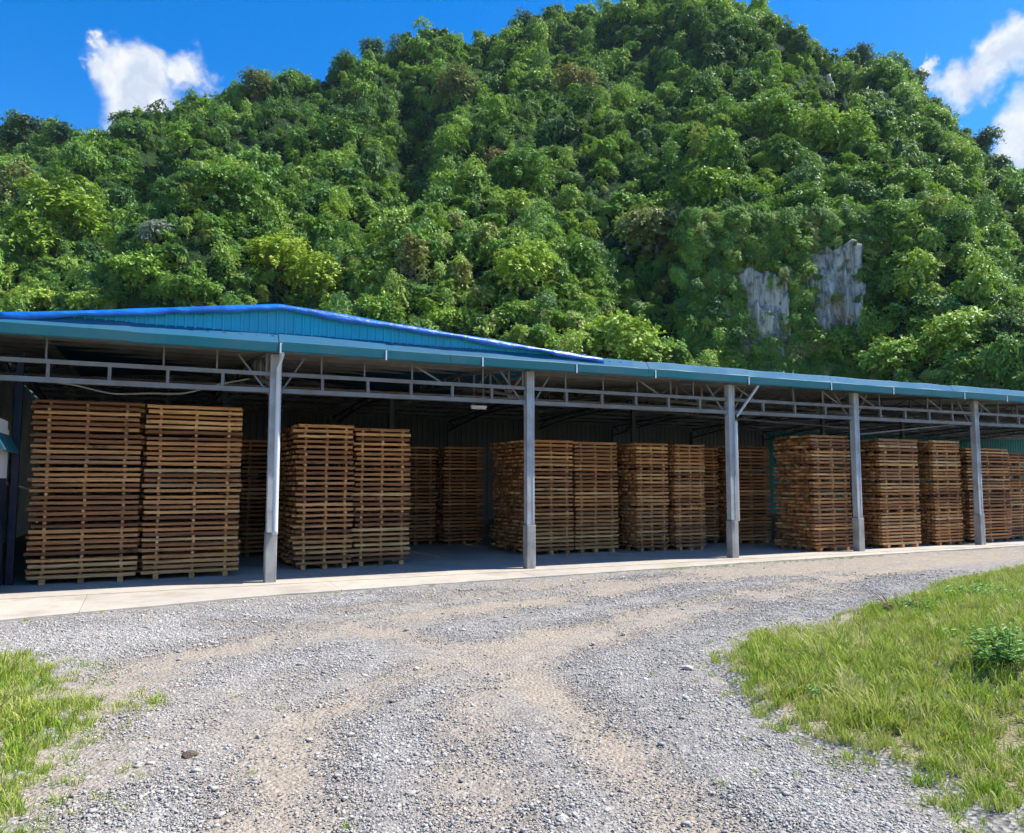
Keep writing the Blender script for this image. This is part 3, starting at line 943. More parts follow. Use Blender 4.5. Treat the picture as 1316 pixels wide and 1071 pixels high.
def stone_patch(seed, n=260, rad=0.30):
    # a handful of chippings lying side by side
    r = np.random.default_rng(seed)
    base = []
    for i in range(6):
        m = stone_mesh(i)
        co = np.empty(len(m.vertices) * 3, dtype=np.float32); m.vertices.foreach_get('co', co)
        base.append((co.reshape(-1, 3), np.array([tuple(p.vertices) for p in m.polygons])))
    V, Fc, A = [], [], []; o = 0
    for k in range(n):
        co, f = base[k % 6]
        q = Euler(tuple(r.random(3) * 6.28)).to_matrix()
        sz = 0.0041 * math.exp(r.normal() * .45)
        c = co @ np.array(q).T * sz * np.array([1.25, 1.25, .75])
        d, th = rad * r.random() ** 0.62, r.random() * 6.28
        c = c + np.array([d * math.cos(th), d * math.sin(th), sz * .22])
        V.append(c); Fc.append(f + o); A += [r.random()] * len(co); o += len(co)
    me = np_mesh('chippings', np.vstack(V), np.vstack(Fc), M['stone'])
    attr(me, 'rnd', A)
    return me


stone_coll = unlinked_collection('loose_stone', [stone_mesh(i) for i in range(7)] + [stone_patch(60 + i) for i in range(6)])
n_st = 90000
yy = 3.0 + 13 * rng.random(n_st) ** 1.55
xx = (rng.random(n_st) * 2 - 1) * (yy * 0.76 + 0.4)
tm = track_mask(xx, yy); sd = bank_sd(xx, yy)
dens = (1.0 - 0.80 * np.clip(tm * 1.1, 0, 1)) * (1 - sstep(-0.1, 0.35, sd) * 0.93) * np.clip(0.55 + 0.9 * fbm(xx * .55, yy * .55, 3), 0.12, 1.0)
keep = rng.random(n_st) < dens * 0.72
# the concrete floor is swept
TH = R(25.0); T2 = np.array([math.cos(TH), math.sin(TH)]); S2 = np.array([-math.sin(TH), math.cos(TH)]); A0 = np.array([-4.0, 13.02])
ss_ = (xx - A0[0]) * S2[0] + (yy - A0[1]) * S2[1]; tt_ = (xx - A0[0]) * T2[0] + (yy - A0[1]) * T2[1]
SLAB_T = [-40, -3.43, -2.09, -0.18, 1.81, 4.24, 9.03, 12.8, 19.04, 60]; SLAB_S = [-2.9, -2.15, -1.80, -1.40, -1.25, -1.08, -0.78, -0.65, -0.48, -0.4]
keep &= (ss_ < np.interp(tt_, SLAB_T, SLAB_S) - 0.03)
xx, yy, sd = xx[keep], yy[keep], sd[keep]
s = 0.0050 * np.exp(rng.normal(size=len(xx)) * 0.38) * (1 + 0.03 * yy)
s[rng.random(len(xx)) < 0.03] *= 1.6
s = np.minimum(s, 0.022)
zz = np.where(sd > 0, bank_z(xx, yy, sd), yard_z(xx, yy)) + s * 0.25
P_ = np.stack([xx, yy, zz], 1); R_ = rng.random((len(xx), 3)) * 6.28
S_ = np.stack([s * rng.uniform(.9, 1.6, len(s)), s * rng.uniform(.8, 1.3, len(s)), s * rng.uniform(.5, .9, len(s))], 1); K_ = rng.integers(0, 7, len(xx))
n_p = 8200
yp = 2.9 + 12 * rng.random(n_p) ** 1.35; xp = (rng.random(n_p) * 2 - 1) * (yp * .76 + .5)
dp_ = 0.85 * (1 - np.clip(track_mask(xp, yp) * 1.5, 0, 0.93)) * (1 - sstep(-0.15, 0.25, bank_sd(xp, yp))) * np.clip(0.62 + 0.7 * fbm(xp * .45 + 8, yp * .45, 3), 0.12, 1)
kp = rng.random(n_p) < dp_
sp_ = (xp - A0[0]) * S2[0] + (yp - A0[1]) * S2[1]; tp_ = (xp - A0[0]) * T2[0] + (yp - A0[1]) * T2[1]
kp &= sp_ < np.interp(tp_, SLAB_T, SLAB_S) - 0.27
xp, yp = xp[kp], yp[kp]
g_ = 1.0 + 0.05 * yp
stones = scatter('loose_gravel', np.vstack([P_, np.stack([xp, yp, yard_z(xp, yp) - .001], 1)]), np.vstack([R_, np.stack([xp * 0, xp * 0, rng.random(len(xp)) * 6.28], 1)]),
                 np.vstack([S_, np.stack([g_, g_, g_], 1)]), np.concatenate([K_, rng.integers(7, 13, len(xp))]), stone_coll)
tag(stones, 'loose grey stones strewn over the yard', 'gravel', kind='stuff')

# grass banks
a = Mat('bank_soil', 0.95)
w = a.coord('World')
nb_ = a.noise(w, 1.3, 6, 0.65)
c = a.ramp(nb_, [(0.3, (0.15, 0.14, 0.05)), (0.5, (0.25, 0.215, 0.12)), (0.7, (0.35, 0.295, 0.205))])
vo = a.new('ShaderNodeTexVoronoi'); a.l.new(w, vo.inputs['Vector']); vo.inputs['Scale'].default_value = 34
hs = a.new('ShaderNodeSeparateColor'); a.l.new(vo.outputs['Color'], hs.inputs[0])
grv = a.ramp(hs.outputs[0], [(0.0, (0.12, 0.112, 0.102)), (0.4, (0.20, 0.19, 0.172)), (0.8, (0.28, 0.266, 0.24)), (1.0, (0.38, 0.36, 0.32))])
ed = a.math('ADD', a.new('ShaderNodeAttribute', attribute_name='edge').outputs['Fac'], a.math('MULTIPLY', a.math('SUBTRACT', nb_, 0.5), 1.6))
c = a.mix(a.ramp(ed, [(0.25, 0.0), (0.6, 1.0)]), grv, c)
a.color(c); a.bump(a.math('ADD', a.noise(w, 22, 5), vo.outputs['Distance']), 0.7, 0.03)
M['bank'] = a.m


def bank(name, poly, label, x0, x1, y0, y1, st=0.14):
    bx, by = np.arange(x0, x1, st), np.arange(y0, y1, st)
    X, Y = np.meshgrid(bx, by); sd = bank_sd(X, Y); Z = bank_z(X, Y, sd)
    nx, ny = len(bx), len(by)
    idx = (np.arange(ny - 1)[:, None] * nx + np.arange(nx - 1)[None, :]).ravel()
    keep = (sd.ravel()[idx] > -0.3) & (poly_sd(poly, X, Y).ravel()[idx] > -1.0)
    idx = idx[keep]
    me = np_mesh(name, np.stack([X.ravel(), Y.ravel(), Z.ravel()], 1), np.stack([idx, idx + 1, idx + nx + 1, idx + nx], 1), M['bank'], True)
    attr(me, 'edge', sstep(-0.1, 1.1, sd).ravel())
    tag(link(name, me), label, kind='structure')


bank('grass_bank', BANK_R, 'sandy bank under the grass on the right', 1.5, 20, 1.0, 18.5)
bank('grass_verge', BANK_L, 'sandy verge under the grass on the left', -12, -1.0, 0.8, 9.5)

# grass
def grassmat(name, stops):
    a = Mat(name, 0.6, 0.0, 0.2)
    oi = a.new('ShaderNodeObjectInfo'); at = a.new('ShaderNodeAttribute', attribute_name='lv')
    f = a.math('ADD', a.math('MULTIPLY', oi.outputs['Random'], 0.45), a.math('MULTIPLY', at.outputs['Fac'], 0.35))
    f = a.math('ADD', f, a.math('MULTIPLY', a.math('SUBTRACT', a.noise(a.coord('World'), 0.9, 4), 0.30), 0.75))
    c = a.ramp(f, stops)
    a.color(c)
    t = a.new('ShaderNodeBsdfTranslucent'); a.l.new(a.mix(0.4, c, (0.22, 0.30, 0.03)), t.inputs[0])
    ms = a.new('ShaderNodeMixShader'); ms.inputs[0].default_value = 0.35
    a.l.new(a.p.outputs[0], ms.inputs[1]); a.l.new(t.outputs[0], ms.inputs[2]); a.l.new(ms.outputs[0], a.n['Material Output'].inputs[0])
    return a.m


M['grass'] = grassmat('grass_blades', [(0.0, (0.10, 0.25, 0.018)), (0.22, (0.20, 0.36, 0.028)), (0.42, (0.33, 0.44, 0.05)), (0.62, (0.47, 0.49, 0.11)), (0.85, (0.58, 0.53, 0.25))])


def tuft_mesh(seed, blades=26, h=(0.07, 0.20), width=0.0035, spread=0.07, lean=0.6):
    r = random.Random(seed); V, Fc, lv = [], [], []
    for b in range(blades):
        th = r.random() * 6.283; d = r.random() ** .7 * spread
        x, y = math.cos(th) * d, math.sin(th) * d
        hh = r.uniform(*h); ln = r.uniform(.1, lean) * hh; ta = th + r.uniform(-.9, .9)
        w = width * r.uniform(.7, 1.4); wx, wy = -math.sin(ta) * w, math.cos(ta) * w
        if r.random() < .5: wx, wy = math.cos(ta) * w, math.sin(ta) * w
        o = len(V); val = r.random()
        prof = [(0, 0, 1.0), (.4, .12, 1.0), (.75, .45, .75)]
        for z, l, ww in prof:
            cx, cy = x + math.cos(ta) * ln * l, y + math.sin(ta) * ln * l
            V += [(cx - wx * ww, cy - wy * ww, hh * z), (cx + wx * ww, cy + wy * ww, hh * z)]
        V.append((x + math.cos(ta) * ln, y + math.sin(ta) * ln, hh * r.uniform(.85, 1.0)))
        Fc += [(o, o + 1, o + 3, o + 2), (o + 2, o + 3, o + 5, o + 4), (o + 4, o + 5, o + 6)]
        lv += [val] * 7
    me = bpy.data.meshes.new('grass_tuft'); me.from_pydata(V, [], Fc); me.materials.append(M['grass'])
    attr(me, 'lv', lv)
    return me


tufts = [tuft_mesh(i) for i in range(5)] + [tuft_mesh(20 + i, 18, (0.04, 0.10), .0035, .08, .9) for i in range(2)] + [tuft_mesh(30 + i, 30, (0.16, 0.36), .004, .09, .7) for i in range(2)]
tuft_coll = unlinked_collection('grass_tuft', tufts)
n_g = 120000
yy = 1.2 + 15.9 * rng.random(n_g) ** 1.1
xx = -11.5 + 29.0 * rng.random(n_g)
ok = (np.abs(xx) < yy * 0.78 + 4.5)
xx, yy = xx[ok], yy[ok]
sd = bank_sd(xx, yy)
patch = fbm(xx * .8 + 5, yy * .8, 3)
p = sstep(-0.25, 1.05, sd + 0.45 * patch + 0.25 * (xx < 0)) * np.clip(0.62 + 0.9 * patch + 0.30 * sstep(.5, 2, sd) + 1.2 * (xx < 0), 0.20, 1)
k = rng.random(len(xx)) < p
xx, yy, sd, patch = xx[k], yy[k], sd[k], patch[k]
zz = bank_z(xx, yy, sd)
gs = (0.34 + 0.42 * rng.random(len(xx))) * (0.60 + 0.40 * sstep(0, 1.0, sd)) * (1 + 0.35 * np.clip(patch, -.5, .8))
gp_ = np.where(rng.random(len(xx)) < 0.22, rng.integers(5, 7, len(xx)), rng.integers(0, 5, len(xx)))
lush = (rng.random(len(xx)) < 0.10 + 0.35 * sstep(2.0, 4.5, sd)) & (sd > 0.5)
gp_ = np.where(lush, rng.integers(7, 9, len(xx)), gp_)
GP = [np.stack([xx, yy, zz], 1)]; GR = [np.stack([rng.normal(size=len(xx)) * .1, rng.normal(size=len(xx)) * .1, rng.random(len(xx)) * 6.28], 1)]
gs = gs * np.where(xx < 0, 1.35, 1.0)
GS = [np.stack([gs * 1.35, gs * 1.35, gs], 1)]; GK = [gp_]
# weeds along the concrete edge and stragglers in the gravel
wt = np.concatenate([rng.uniform(6.6, 13.5, 130), rng.uniform(-3.5, 20, 30)])
ws = np.interp(wt, SLAB_T, SLAB_S) - 0.05 - 0.12 * rng.random(len(wt))
wx, wy = A0[0] + T2[0] * wt + S2[0] * ws, A0[1] + T2[1] * wt + S2[1] * ws
stx, sty = rng.uniform(-5, 6, 400), rng.uniform(3.5, 11, 400)
ssd = bank_sd(stx, sty); sk = (ssd < 0) & (rng.random(400) < np.exp(ssd * 1.6) * 0.8)
stx, sty = stx[sk], sty[sk]
ex, ey = np.concatenate([wx, stx]), np.concatenate([wy, sty])
es = rng.uniform(.25, .6, len(ex))
GP.append(np.stack([ex, ey, yard_z(ex, ey)], 1)); GR.append(np.stack([ex * 0, ex * 0, rng.random(len(ex)) * 6.28], 1))
GS.append(np.stack([es, es, es * .8], 1)); GK.append(rng.integers(5, 7, len(ex)))
grass = scatter('grass', np.vstack(GP), np.vstack(GR), np.vstack(GS), np.concatenate(GK), tuft_coll)
tag(grass, 'short yellow-green grass on the banks beside the gravel', 'grass', kind='stuff')

# ------------------------------------------------------------------ shed : local frame x = along the front, y = into the shed
SHED = empty('timber_shed', (A0[0], A0[1], 0), TH)
tag(SHED, 'long open-fronted timber shed with blue metal roof and grey steel columns', 'shed')
FL = 0.05
T_L, T_R, S_RIDGE, S_BACK = -5.3, 51.7, 9.5, 18.0
Z_E, Z_RIDGE, Z_BACK = 4.0, 4.78, 4.34
EAVE = -0.42


def roof_z(s): return Z_E + (Z_RIDGE - Z_E) * (s - EAVE) / (S_RIDGE - EAVE) if s < S_RIDGE else Z_RIDGE + (Z_BACK - Z_RIDGE) * (s - S_RIDGE) / (S_BACK - S_RIDGE)


def sh(t, s, z=0.0):
    p = A0 + T2 * t + S2 * s
    return Vector((p[0], p[1], z))


# concrete floor and its front apron slabs
fl = MB()
fl.box(T_L - 1, T_R + 1, -0.36, S_BACK + .3, -0.25, FL)
floor = fl.build('concrete_floor', M['concrete'])
floor.location = (A0[0], A0[1], 0); floor.rotation_euler = (0, 0, TH)
tag(floor, 'concrete shed floor', kind='structure')
edges = [T_L - 1, -2.62, 0.9, 4.4, 8.0, 11.5, 15.0, 18.5, 22.0, 26.0, 30.0, 35.0, 39.0, T_R + 1]
for e0, e1 in zip(edges, edges[1:]):
    n = 14; v = []; f = []
    ts = np.linspace(e0 + 0.004, e1 - 0.004, n)
    for i, t in enumerate(ts):
        s0 = float(np.interp(t, SLAB_T, SLAB_S)) + 0.035 * float(fbm(t * 3.1, 2.0, 3)) + .02
        ztop = FL - 0.012 - 0.006 * random.random()
        v += [(t, s0, -0.22), (t, s0, ztop - .012), (t, s0 + 0.014, ztop), (t, -0.372, FL - 0.004), (t, -0.372, -0.22)]
    for i in range(n - 1):
        for k in range(4):
            o = i * 5 + k
            f.append((o, o + 5, o + 6, o + 1))
    f.append((0, 1, 2, 3, 4)); f.append(tuple((n - 1) * 5 + k for k in (4, 3, 2, 1, 0)))
    mb = MB(); mb.add(v, f)
    mb.build('apron_slab', M['concrete'], floor)

# columns
COLS = [-4.95, 0.0, 4.78, 9.72, 13.54, 17.97, 22.6, 27.2, 31.9, 36.6, 41.3]
for i, t in enumerate(COLS):
    mb = MB()
    w = 0.066
    ph = [0.8, 0.8, 0.82, 0.80, 0.78][min(i, 4)]
    mb.box(t - w, t + w, -w, w, FL + ph, Z_E - 0.17)
    mb.box(t - w - .012, t - w + .03, -w - .008, w + .008, FL + ph, Z_E - .17)     # channel lips
    mb.box(t + w - .03, t + w + .012, -w - .008, w + .008, FL + ph, Z_E - .17)
    col = mb.build('column', M['steel'], SHED)
    pb = MB(); pb.box(t - .092, t + .092, -.095, .095, FL - .01, FL + ph)
    pb.build('plinth', M['plinth'], col, bevel=0.012)
    bp = MB(); bp.box(t - .10, t + .10, -.088, .088, FL + ph + .001, FL + ph + .014); bp.build('base_plate', M['beam'], col)
    if t in (0.0,):
        dp = MB(); dp.tube([(t + .045, EAVE + .03, Z_E - .03), (t + .05, EAVE + .04, Z_E - .22), (t + .045, -.155, Z_E - .42), (t + .045, -.150, FL + .85), (t + .045, -.175, FL + 0.78)], 0.045, 10)
        dp.build('downpipe', M['pipe'], col, True)
    if t in (9.72,):
        dp = MB(); dp.tube([(t + .52, EAVE + .04, Z_E - .04), (t + .50, EAVE + .06, Z_E - .20), (t + .10, -.13, Z_E - .85), (t + .05, -.145, Z_E - 1.0), (t + .05, -.145, FL + .80)], 0.032, 10)
        dp.build('downpipe', M['pipe'], col, True)
# rear columns
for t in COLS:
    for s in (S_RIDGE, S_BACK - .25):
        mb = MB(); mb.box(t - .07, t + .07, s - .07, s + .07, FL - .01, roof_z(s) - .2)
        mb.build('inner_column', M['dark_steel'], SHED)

# front girders between the columns (two chords with upright struts) and the web up to the eave
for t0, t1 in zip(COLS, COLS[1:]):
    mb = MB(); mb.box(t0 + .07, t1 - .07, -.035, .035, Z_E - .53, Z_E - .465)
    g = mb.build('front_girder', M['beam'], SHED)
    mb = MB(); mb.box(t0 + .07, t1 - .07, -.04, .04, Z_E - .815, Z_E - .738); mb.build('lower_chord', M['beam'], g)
    n = max(4, int(round((t1 - t0) / 0.86)))
    for k in range(1, n):
        t = t0 + (t1 - t0) * k / n
        mb = MB(); mb.box(t - .024, t + .024, -.03, .03, Z_E - .739, Z_E - .529); mb.build('strut', M['beam'], g)
    for k in range(0, n + 1, 1):
        t = t0 + .14 + (t1 - t0 - .28) * k / n + random.uniform(-.12, .12) * (0 < k < n)
        if random.random() < .3: continue
        mb = MB()
        mb.bar((t, 0.0, Z_E - .466), (t, 0.0, Z_E - .15), .026, .026)
        if k % 3 == 0 and k < n: mb.bar((t, .02, Z_E - .17), (t + .55, .02, Z_E - .46), .03, .03)
        mb.build('web_bar', M['beam'], g)
# eave beam, fascia, flashing in lengths
mb = MB(); mb.box(T_L, T_R, EAVE + .10, EAVE + .24, Z_E - .155, Z_E - .02); mb.build('eave_beam', M['beam'], SHED)
ln = [T_L - .1, -2.2, 0.0, 1.8, 3.0, 5.6, 7.3, 9.9, 12.4, 14.4, 16.6, 19.0, 21.5, 24.0, 27.0, 30.0, 33.0, 36.0, 39.0, T_R + .1]
for i, (t0, t1) in enumerate(zip(ln, ln[1:])):
    dz = random.uniform(-.008, .008); dy = (i % 2) * 0.004
    fz0 = Z_E - .185 + dz
    v = [(0, 0, fz0), (0, -.012, fz0 + .02), (0, -.012, Z_E - .02 + dz), (0, 0.0, Z_E - .005 + dz), (0, .085, Z_E + .13 + dz), (0, .10, Z_E + .145 + dz), (0, .13, Z_E + .13), (0, .03, fz0 + .05), (0, .03, fz0)]
    mb = MB(); m = 8
    n = len(v)
    vs, fs = [], []
    for k in range(m + 1):
        t = t0 - .003 + (t1 - t0 + .006 - .004) * k / m
        wob = 0.006 * math.sin(t * 4.1) + .006 * random.uniform(-1, 1)
        vs += [(t, EAVE + dy + y + (wob if 3 <= q <= 5 else 0), z + (wob if q >= 3 else wob * .5)) for q, (_, y, z) in enumerate(v)]
    lo, hi = [], []
    for k in range(m):
        for q in range(n):
            q2 = (q + 1) % n
            fs.append((k * n + q, k * n + q2, (k + 1) * n + q2, (k + 1) * n + q))
    fa = [f for f in fs if (f[0] % n) not in (3, 4)]; fb = [f for f in fs if (f[0] % n) in (3, 4)]
    fm = MB(); fm.add(vs, fa); fo = fm.build('fascia_panel', M['fascia'], SHED)
    fm = MB(); fm.add(vs, fb); fm.build('flashing', M['flash'], fo)
# gutter straps on the fascia
for t in [0.02, 1.8, 3.62, 5.6, 7.45, 9.90, 12.35, 14.4, 17.0, 18.7, 21.5]:
    mb = MB(); mb.box(t - .012, t + .012, EAVE - .022, EAVE - .0135, Z_E - .20, Z_E - .03); mb.build('gutter_strap', M['pipe'], SHED)

# corrugated roof sheets
def sheet_mesh(name, width, s0, s1, z0, z1, mat, pitch=0.25, amp=0.03, thick=.004):
    n = int(round(width / pitch)); xs, hs = [0.0], [0.0]
    for k in range(n):
        b = k * pitch
        for dx, h in ((.15, 0), (.18, amp), (.22, amp), (.25, 0)):
            xs.append(b + dx * pitch / .25); hs.append(h)
    V, Fc = [], []
    for x, h in zip(xs, hs): V += [(x, s0, z0 + h), (x, s1, z1 + h)]
    for i in range(len(xs) - 1): Fc.append((2 * i, 2 * i + 2, 2 * i + 3, 2 * i + 1))
    mb = MB(); mb.add(V, Fc)
    return mb.mesh(name, mat)


shf = sheet_mesh('roof_sheet', 1.0, EAVE + .06, S_RIDGE + .02, roof_z(EAVE) + .06, Z_RIDGE + .06, M['roof'])
shb = sheet_mesh('roof_sheet', 1.0, S_RIDGE - .02, S_BACK + .3, Z_RIDGE + .05, Z_BACK + .04, M['roof'])
for k in range(int(T_R - T_L)):
    link('roof_sheet', shf, SHED, (T_L + k, 0, 0.004 * (k % 2)))
    link('roof_sheet', shb, SHED, (T_L + k, 0, 0.004 * (k % 2)))
# purlins under the sheets
for s in np.arange(0.55, S_BACK, 1.12):
    z = roof_z(s)
    mb = MB(); mb.box(T_L, T_R, s - .03, s + .03, z - .07, z + .025)
    mb.build('purlin', M['beam'], SHED)
# cross trusses at each column line
for i, t in enumerate(COLS):
    for (sa, sb, nm) in ((0.0, S_RIDGE, 6), (S_RIDGE, S_BACK - .25, 5)):
        mb = MB()
        za, zb = roof_z(sa) - .10, roof_z(sb) - .10
        la, lb = za - .40, zb - .40
        if sa == 0: la = za - .62
        arch = lambda q: (la + (lb - la) * q) + 0.22 * math.sin(q * math.pi)
        mb.bar((t, sa, za), (t, sb, zb), .07, .07)
        N = 10
        for k in range(N):
            q0, q1 = k / N, (k + 1) / N
            mb.bar((t, sa + (sb - sa) * q0, arch(q0)), (t, sa + (sb - sa) * q1, arch(q1)), .07, .06)
            zt0, zt1 = za + (zb - za) * q0, za + (zb - za) * q1
            mb.bar((t, sa + (sb - sa) * q0, arch(q0)), (t, sa + (sb - sa) * q0, zt0), .04, .04)
            if k % 2: mb.bar((t, sa + (sb - sa) * q0, arch(q0)), (t, sa + (sb - sa) * q1, zt1), .035, .035)
            else: mb.bar((t, sa + (sb - sa) * q0, zt0), (t, sa + (sb - sa) * q1, arch(q1)), .035, .035)
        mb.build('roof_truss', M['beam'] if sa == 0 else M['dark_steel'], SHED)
    # knee braces under the eave
    kb = MB(); kb.bar((t - .06, .05, Z_E - .86), (t - .6, .05, Z_E - .18), .03, .03); kb.bar((t + .08, .05, Z_E - .84), (t + .5, .05, Z_E - .18), .028, .028)
    kb.build('knee_brace', M['beam'], SHED)
# horizontal stays across the bays
for s in (3.1, 6.3):
    for z in (.62,):
        mb = MB(); mb.tube([(T_L, s, roof_z(s) - z), (T_R, s, roof_z(s) - z)], .022, 6); mb.build('stay_rod', M['beam'], SHED)
mb = MB(); mb.tube([(13.54, .2, Z_E - 1.0), (10.6, 4.5, Z_E - .35)], .022, 6); mb.tube([(13.9, .3, Z_E - 1.15), (17.9, .15, Z_E - .75)], .02, 6)
mb.build('stay_rod', M['beam'], SHED)

# back and side cladding
def clad_panel(w, h, mat, pitch=0.25):
    n = max(1, int(round(w / pitch))); V, Fc = [], []
    xs, ds = [0], [0]
    for k in range(n):
        for dx, d in ((.17, 0), (.19, -.022), (.23, -.022), (.25, 0)): xs.append(k * pitch + dx); ds.append(d)
    for x, d in zip(xs, ds): V += [(x, d, 0), (x, d, h)]
    for i in range(len(xs) - 1): Fc.append((2 * i, 2 * i + 2, 2 * i + 3, 2 * i + 1))
    mb = MB(); mb.add(V, Fc); return mb.mesh('cladding_panel', mat)


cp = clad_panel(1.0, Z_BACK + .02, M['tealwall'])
cp_shade = clad_panel(1.0, Z_BACK + .02, M['dark_steel'])  # deep interior shade put into the sheet colour of the left back panels
for k in range(int(T_R - T_L)): link('cladding_panel', cp_shade if k < 33 else cp, SHED, (T_L + k, S_BACK + .02 + .003 * (k % 2), FL))
for k in range(18): link('cladding_panel', clad_panel(1.0, min(roof_z(k), roof_z(k + 1)) + .03 - FL, M['roof']), SHED, (T_L - .03 - .003 * (k % 2), 0.0 + k, FL), (0, 0, math.pi / 2))

# gable above the eave: apex over the second column line, ribbed cladding, low roof behind
GA, GL, GR_, AZ = 0.0, -3.55, 6.0, 4.58
G0 = EAVE + .115
zb_g = Z_E + .10


def gable_top(t): return AZ - (AZ - Z_E - .11) * ((GA - t) / (GA - GL) if t < GA else (t - GA) / (GR_ - GA))


GW = empty('gable_wall', (0, 0, 0)); GW.parent = SHED
t = GL + .05
while t < GR_ - .05:
    t1 = min(t + 0.14, GR_ - .02)
    za, zb = gable_top(t), gable_top(t1)
    if max(za, zb) > zb_g + .02 and t1 - t > .05:
        wv = t1 - t
        mb = MB(); V = []
        prof = [(0, 0), (.17, 0), (.185, -.024), (.225, -.024), (.25, 0)]
        for dx, d in prof:
            x = t + dx / .25 * wv
            zt = za + (zb - za) * dx / .25
            V += [(x, G0 + d, zb_g), (x, G0 + d, max(zt, zb_g + .005))]
        mb.add(V, [(2 * i, 2 * i + 2, 2 * i + 3, 2 * i + 1) for i in range(4)])
        mb.build('cladding_panel', M['clad'], GW, loc=(0, 0.0015 * (random.random()), 0))
    t = t1
for side, (ta, tb) in (('l', (GL, GA)), ('r', (GA, GR_))):
    za, zb = gable_top(ta) + .02, gable_top(tb) + .02
    mb = MB(); mb.add([(ta, G0 - .05, za), (tb, G0 - .05, zb), (tb, S_RIDGE, zb + .12), (ta, S_RIDGE, za + .3), (ta, G0 - .05, za + .02), (tb, G0 - .05, zb + .02), (tb, S_RIDGE, zb + .14), (ta, S_RIDGE, za + .32)],
                      [(0, 3, 2, 1), (4, 5, 6, 7), (0, 1, 5, 4), (1, 2, 6, 5), (2, 3, 7, 6), (3, 0, 4, 7)])
    mb.build('gable_roof', M['flash'], SHED)

# crumpled tarpaulin laid along the gable edges
vs, fs = [], []
n = 150
for i in range(n + 1):
    t = GL - .35 + (GR_ + .25 - GL + .35) * i / n
    z = gable_top(min(max(t, GL), GR_))
    if t < GL: z += (t - GL) * .08
    if t > GR_: z -= (t - GR_) * .08
    w1 = float(fbm(t * 1.7, 3.3, 3)); w2 = float(fbm(t * 2.6, 8.8, 3)); w3 = float(fbm(t * 5, 1.2, 2))
    hang = 0.060 + 0.045 * w1 + .02 * w3
    vs += [(t, G0 - .085 + .02 * w2, z - hang), (t + .01 * w3, G0 - .105 + .02 * w1, z - hang * .35), (t, G0 - .085 + .015 * w3, z + .035 + .02 * w2), (t, G0 - .02, z + .062 + .018 * w1), (t, G0 + .25, z + .070 + .02 * w2), (t, G0 + .9, z + .075 + .015 * w3)]
for i in range(n):
    for k in range(5):
        o = i * 6 + k
        fs.append((o, o + 6, o + 7, o + 1))
mb = MB(); mb.add(vs, fs)
tp = mb.build('tarpaulin', M['tarp'], None, True)
tp.location = (A0[0], A0[1], 0); tp.rotation_euler = (0, 0, TH)
md = tp.modifiers.new('thick', 'SOLIDIFY'); md.thickness = .004
tag(tp, 'bright blue crumpled tarpaulin strip lying along the shed gable edge', 'tarpaulin')

# ------------------------------------------------------------------ timber stacks
def plank_mesh(seed, th, dp):
    r = random.Random(seed); n = 5; V, Fc = [], []
    for i in range(n + 1):
        x = i / n - .5; dz, dy = r.uniform(-.004, .004), r.uniform(-.004, .004)
        e = .003
        ring = [(-dp / 2 + e, -th / 2), (dp / 2, -th / 2), (dp / 2, th / 2), (-dp / 2 + e, th / 2), (-dp / 2, th / 2 - e), (-dp / 2, -th / 2 + e)]
        V += [(x, y + dy, z + dz) for y, z in ring]
    k = 6
    for i in range(n):
        for j in range(k): Fc.append((i * k + j, i * k + (j + 1) % k, (i + 1) * k + (j + 1) % k, (i + 1) * k + j))
    Fc.append(tuple(range(k - 1, -1, -1))); Fc.append(tuple(n * k + j for j in range(k)))
    mb = MB(); mb.add(V, [tuple(reversed(f)) for f in Fc]); return mb.mesh('plank', M['wood'])


PLANKS = [plank_mesh(i, 0.052, 0.115) for i in range(5)]
BEARER = MB().box(-.042, .042, -.02, .10, 0, .07).mesh('bearer', M['wood'])
BEARER_R = MB().tube([(0, -.02, .036), (0, .10, .036)], .036, 9).mesh('bearer', M['wood'])


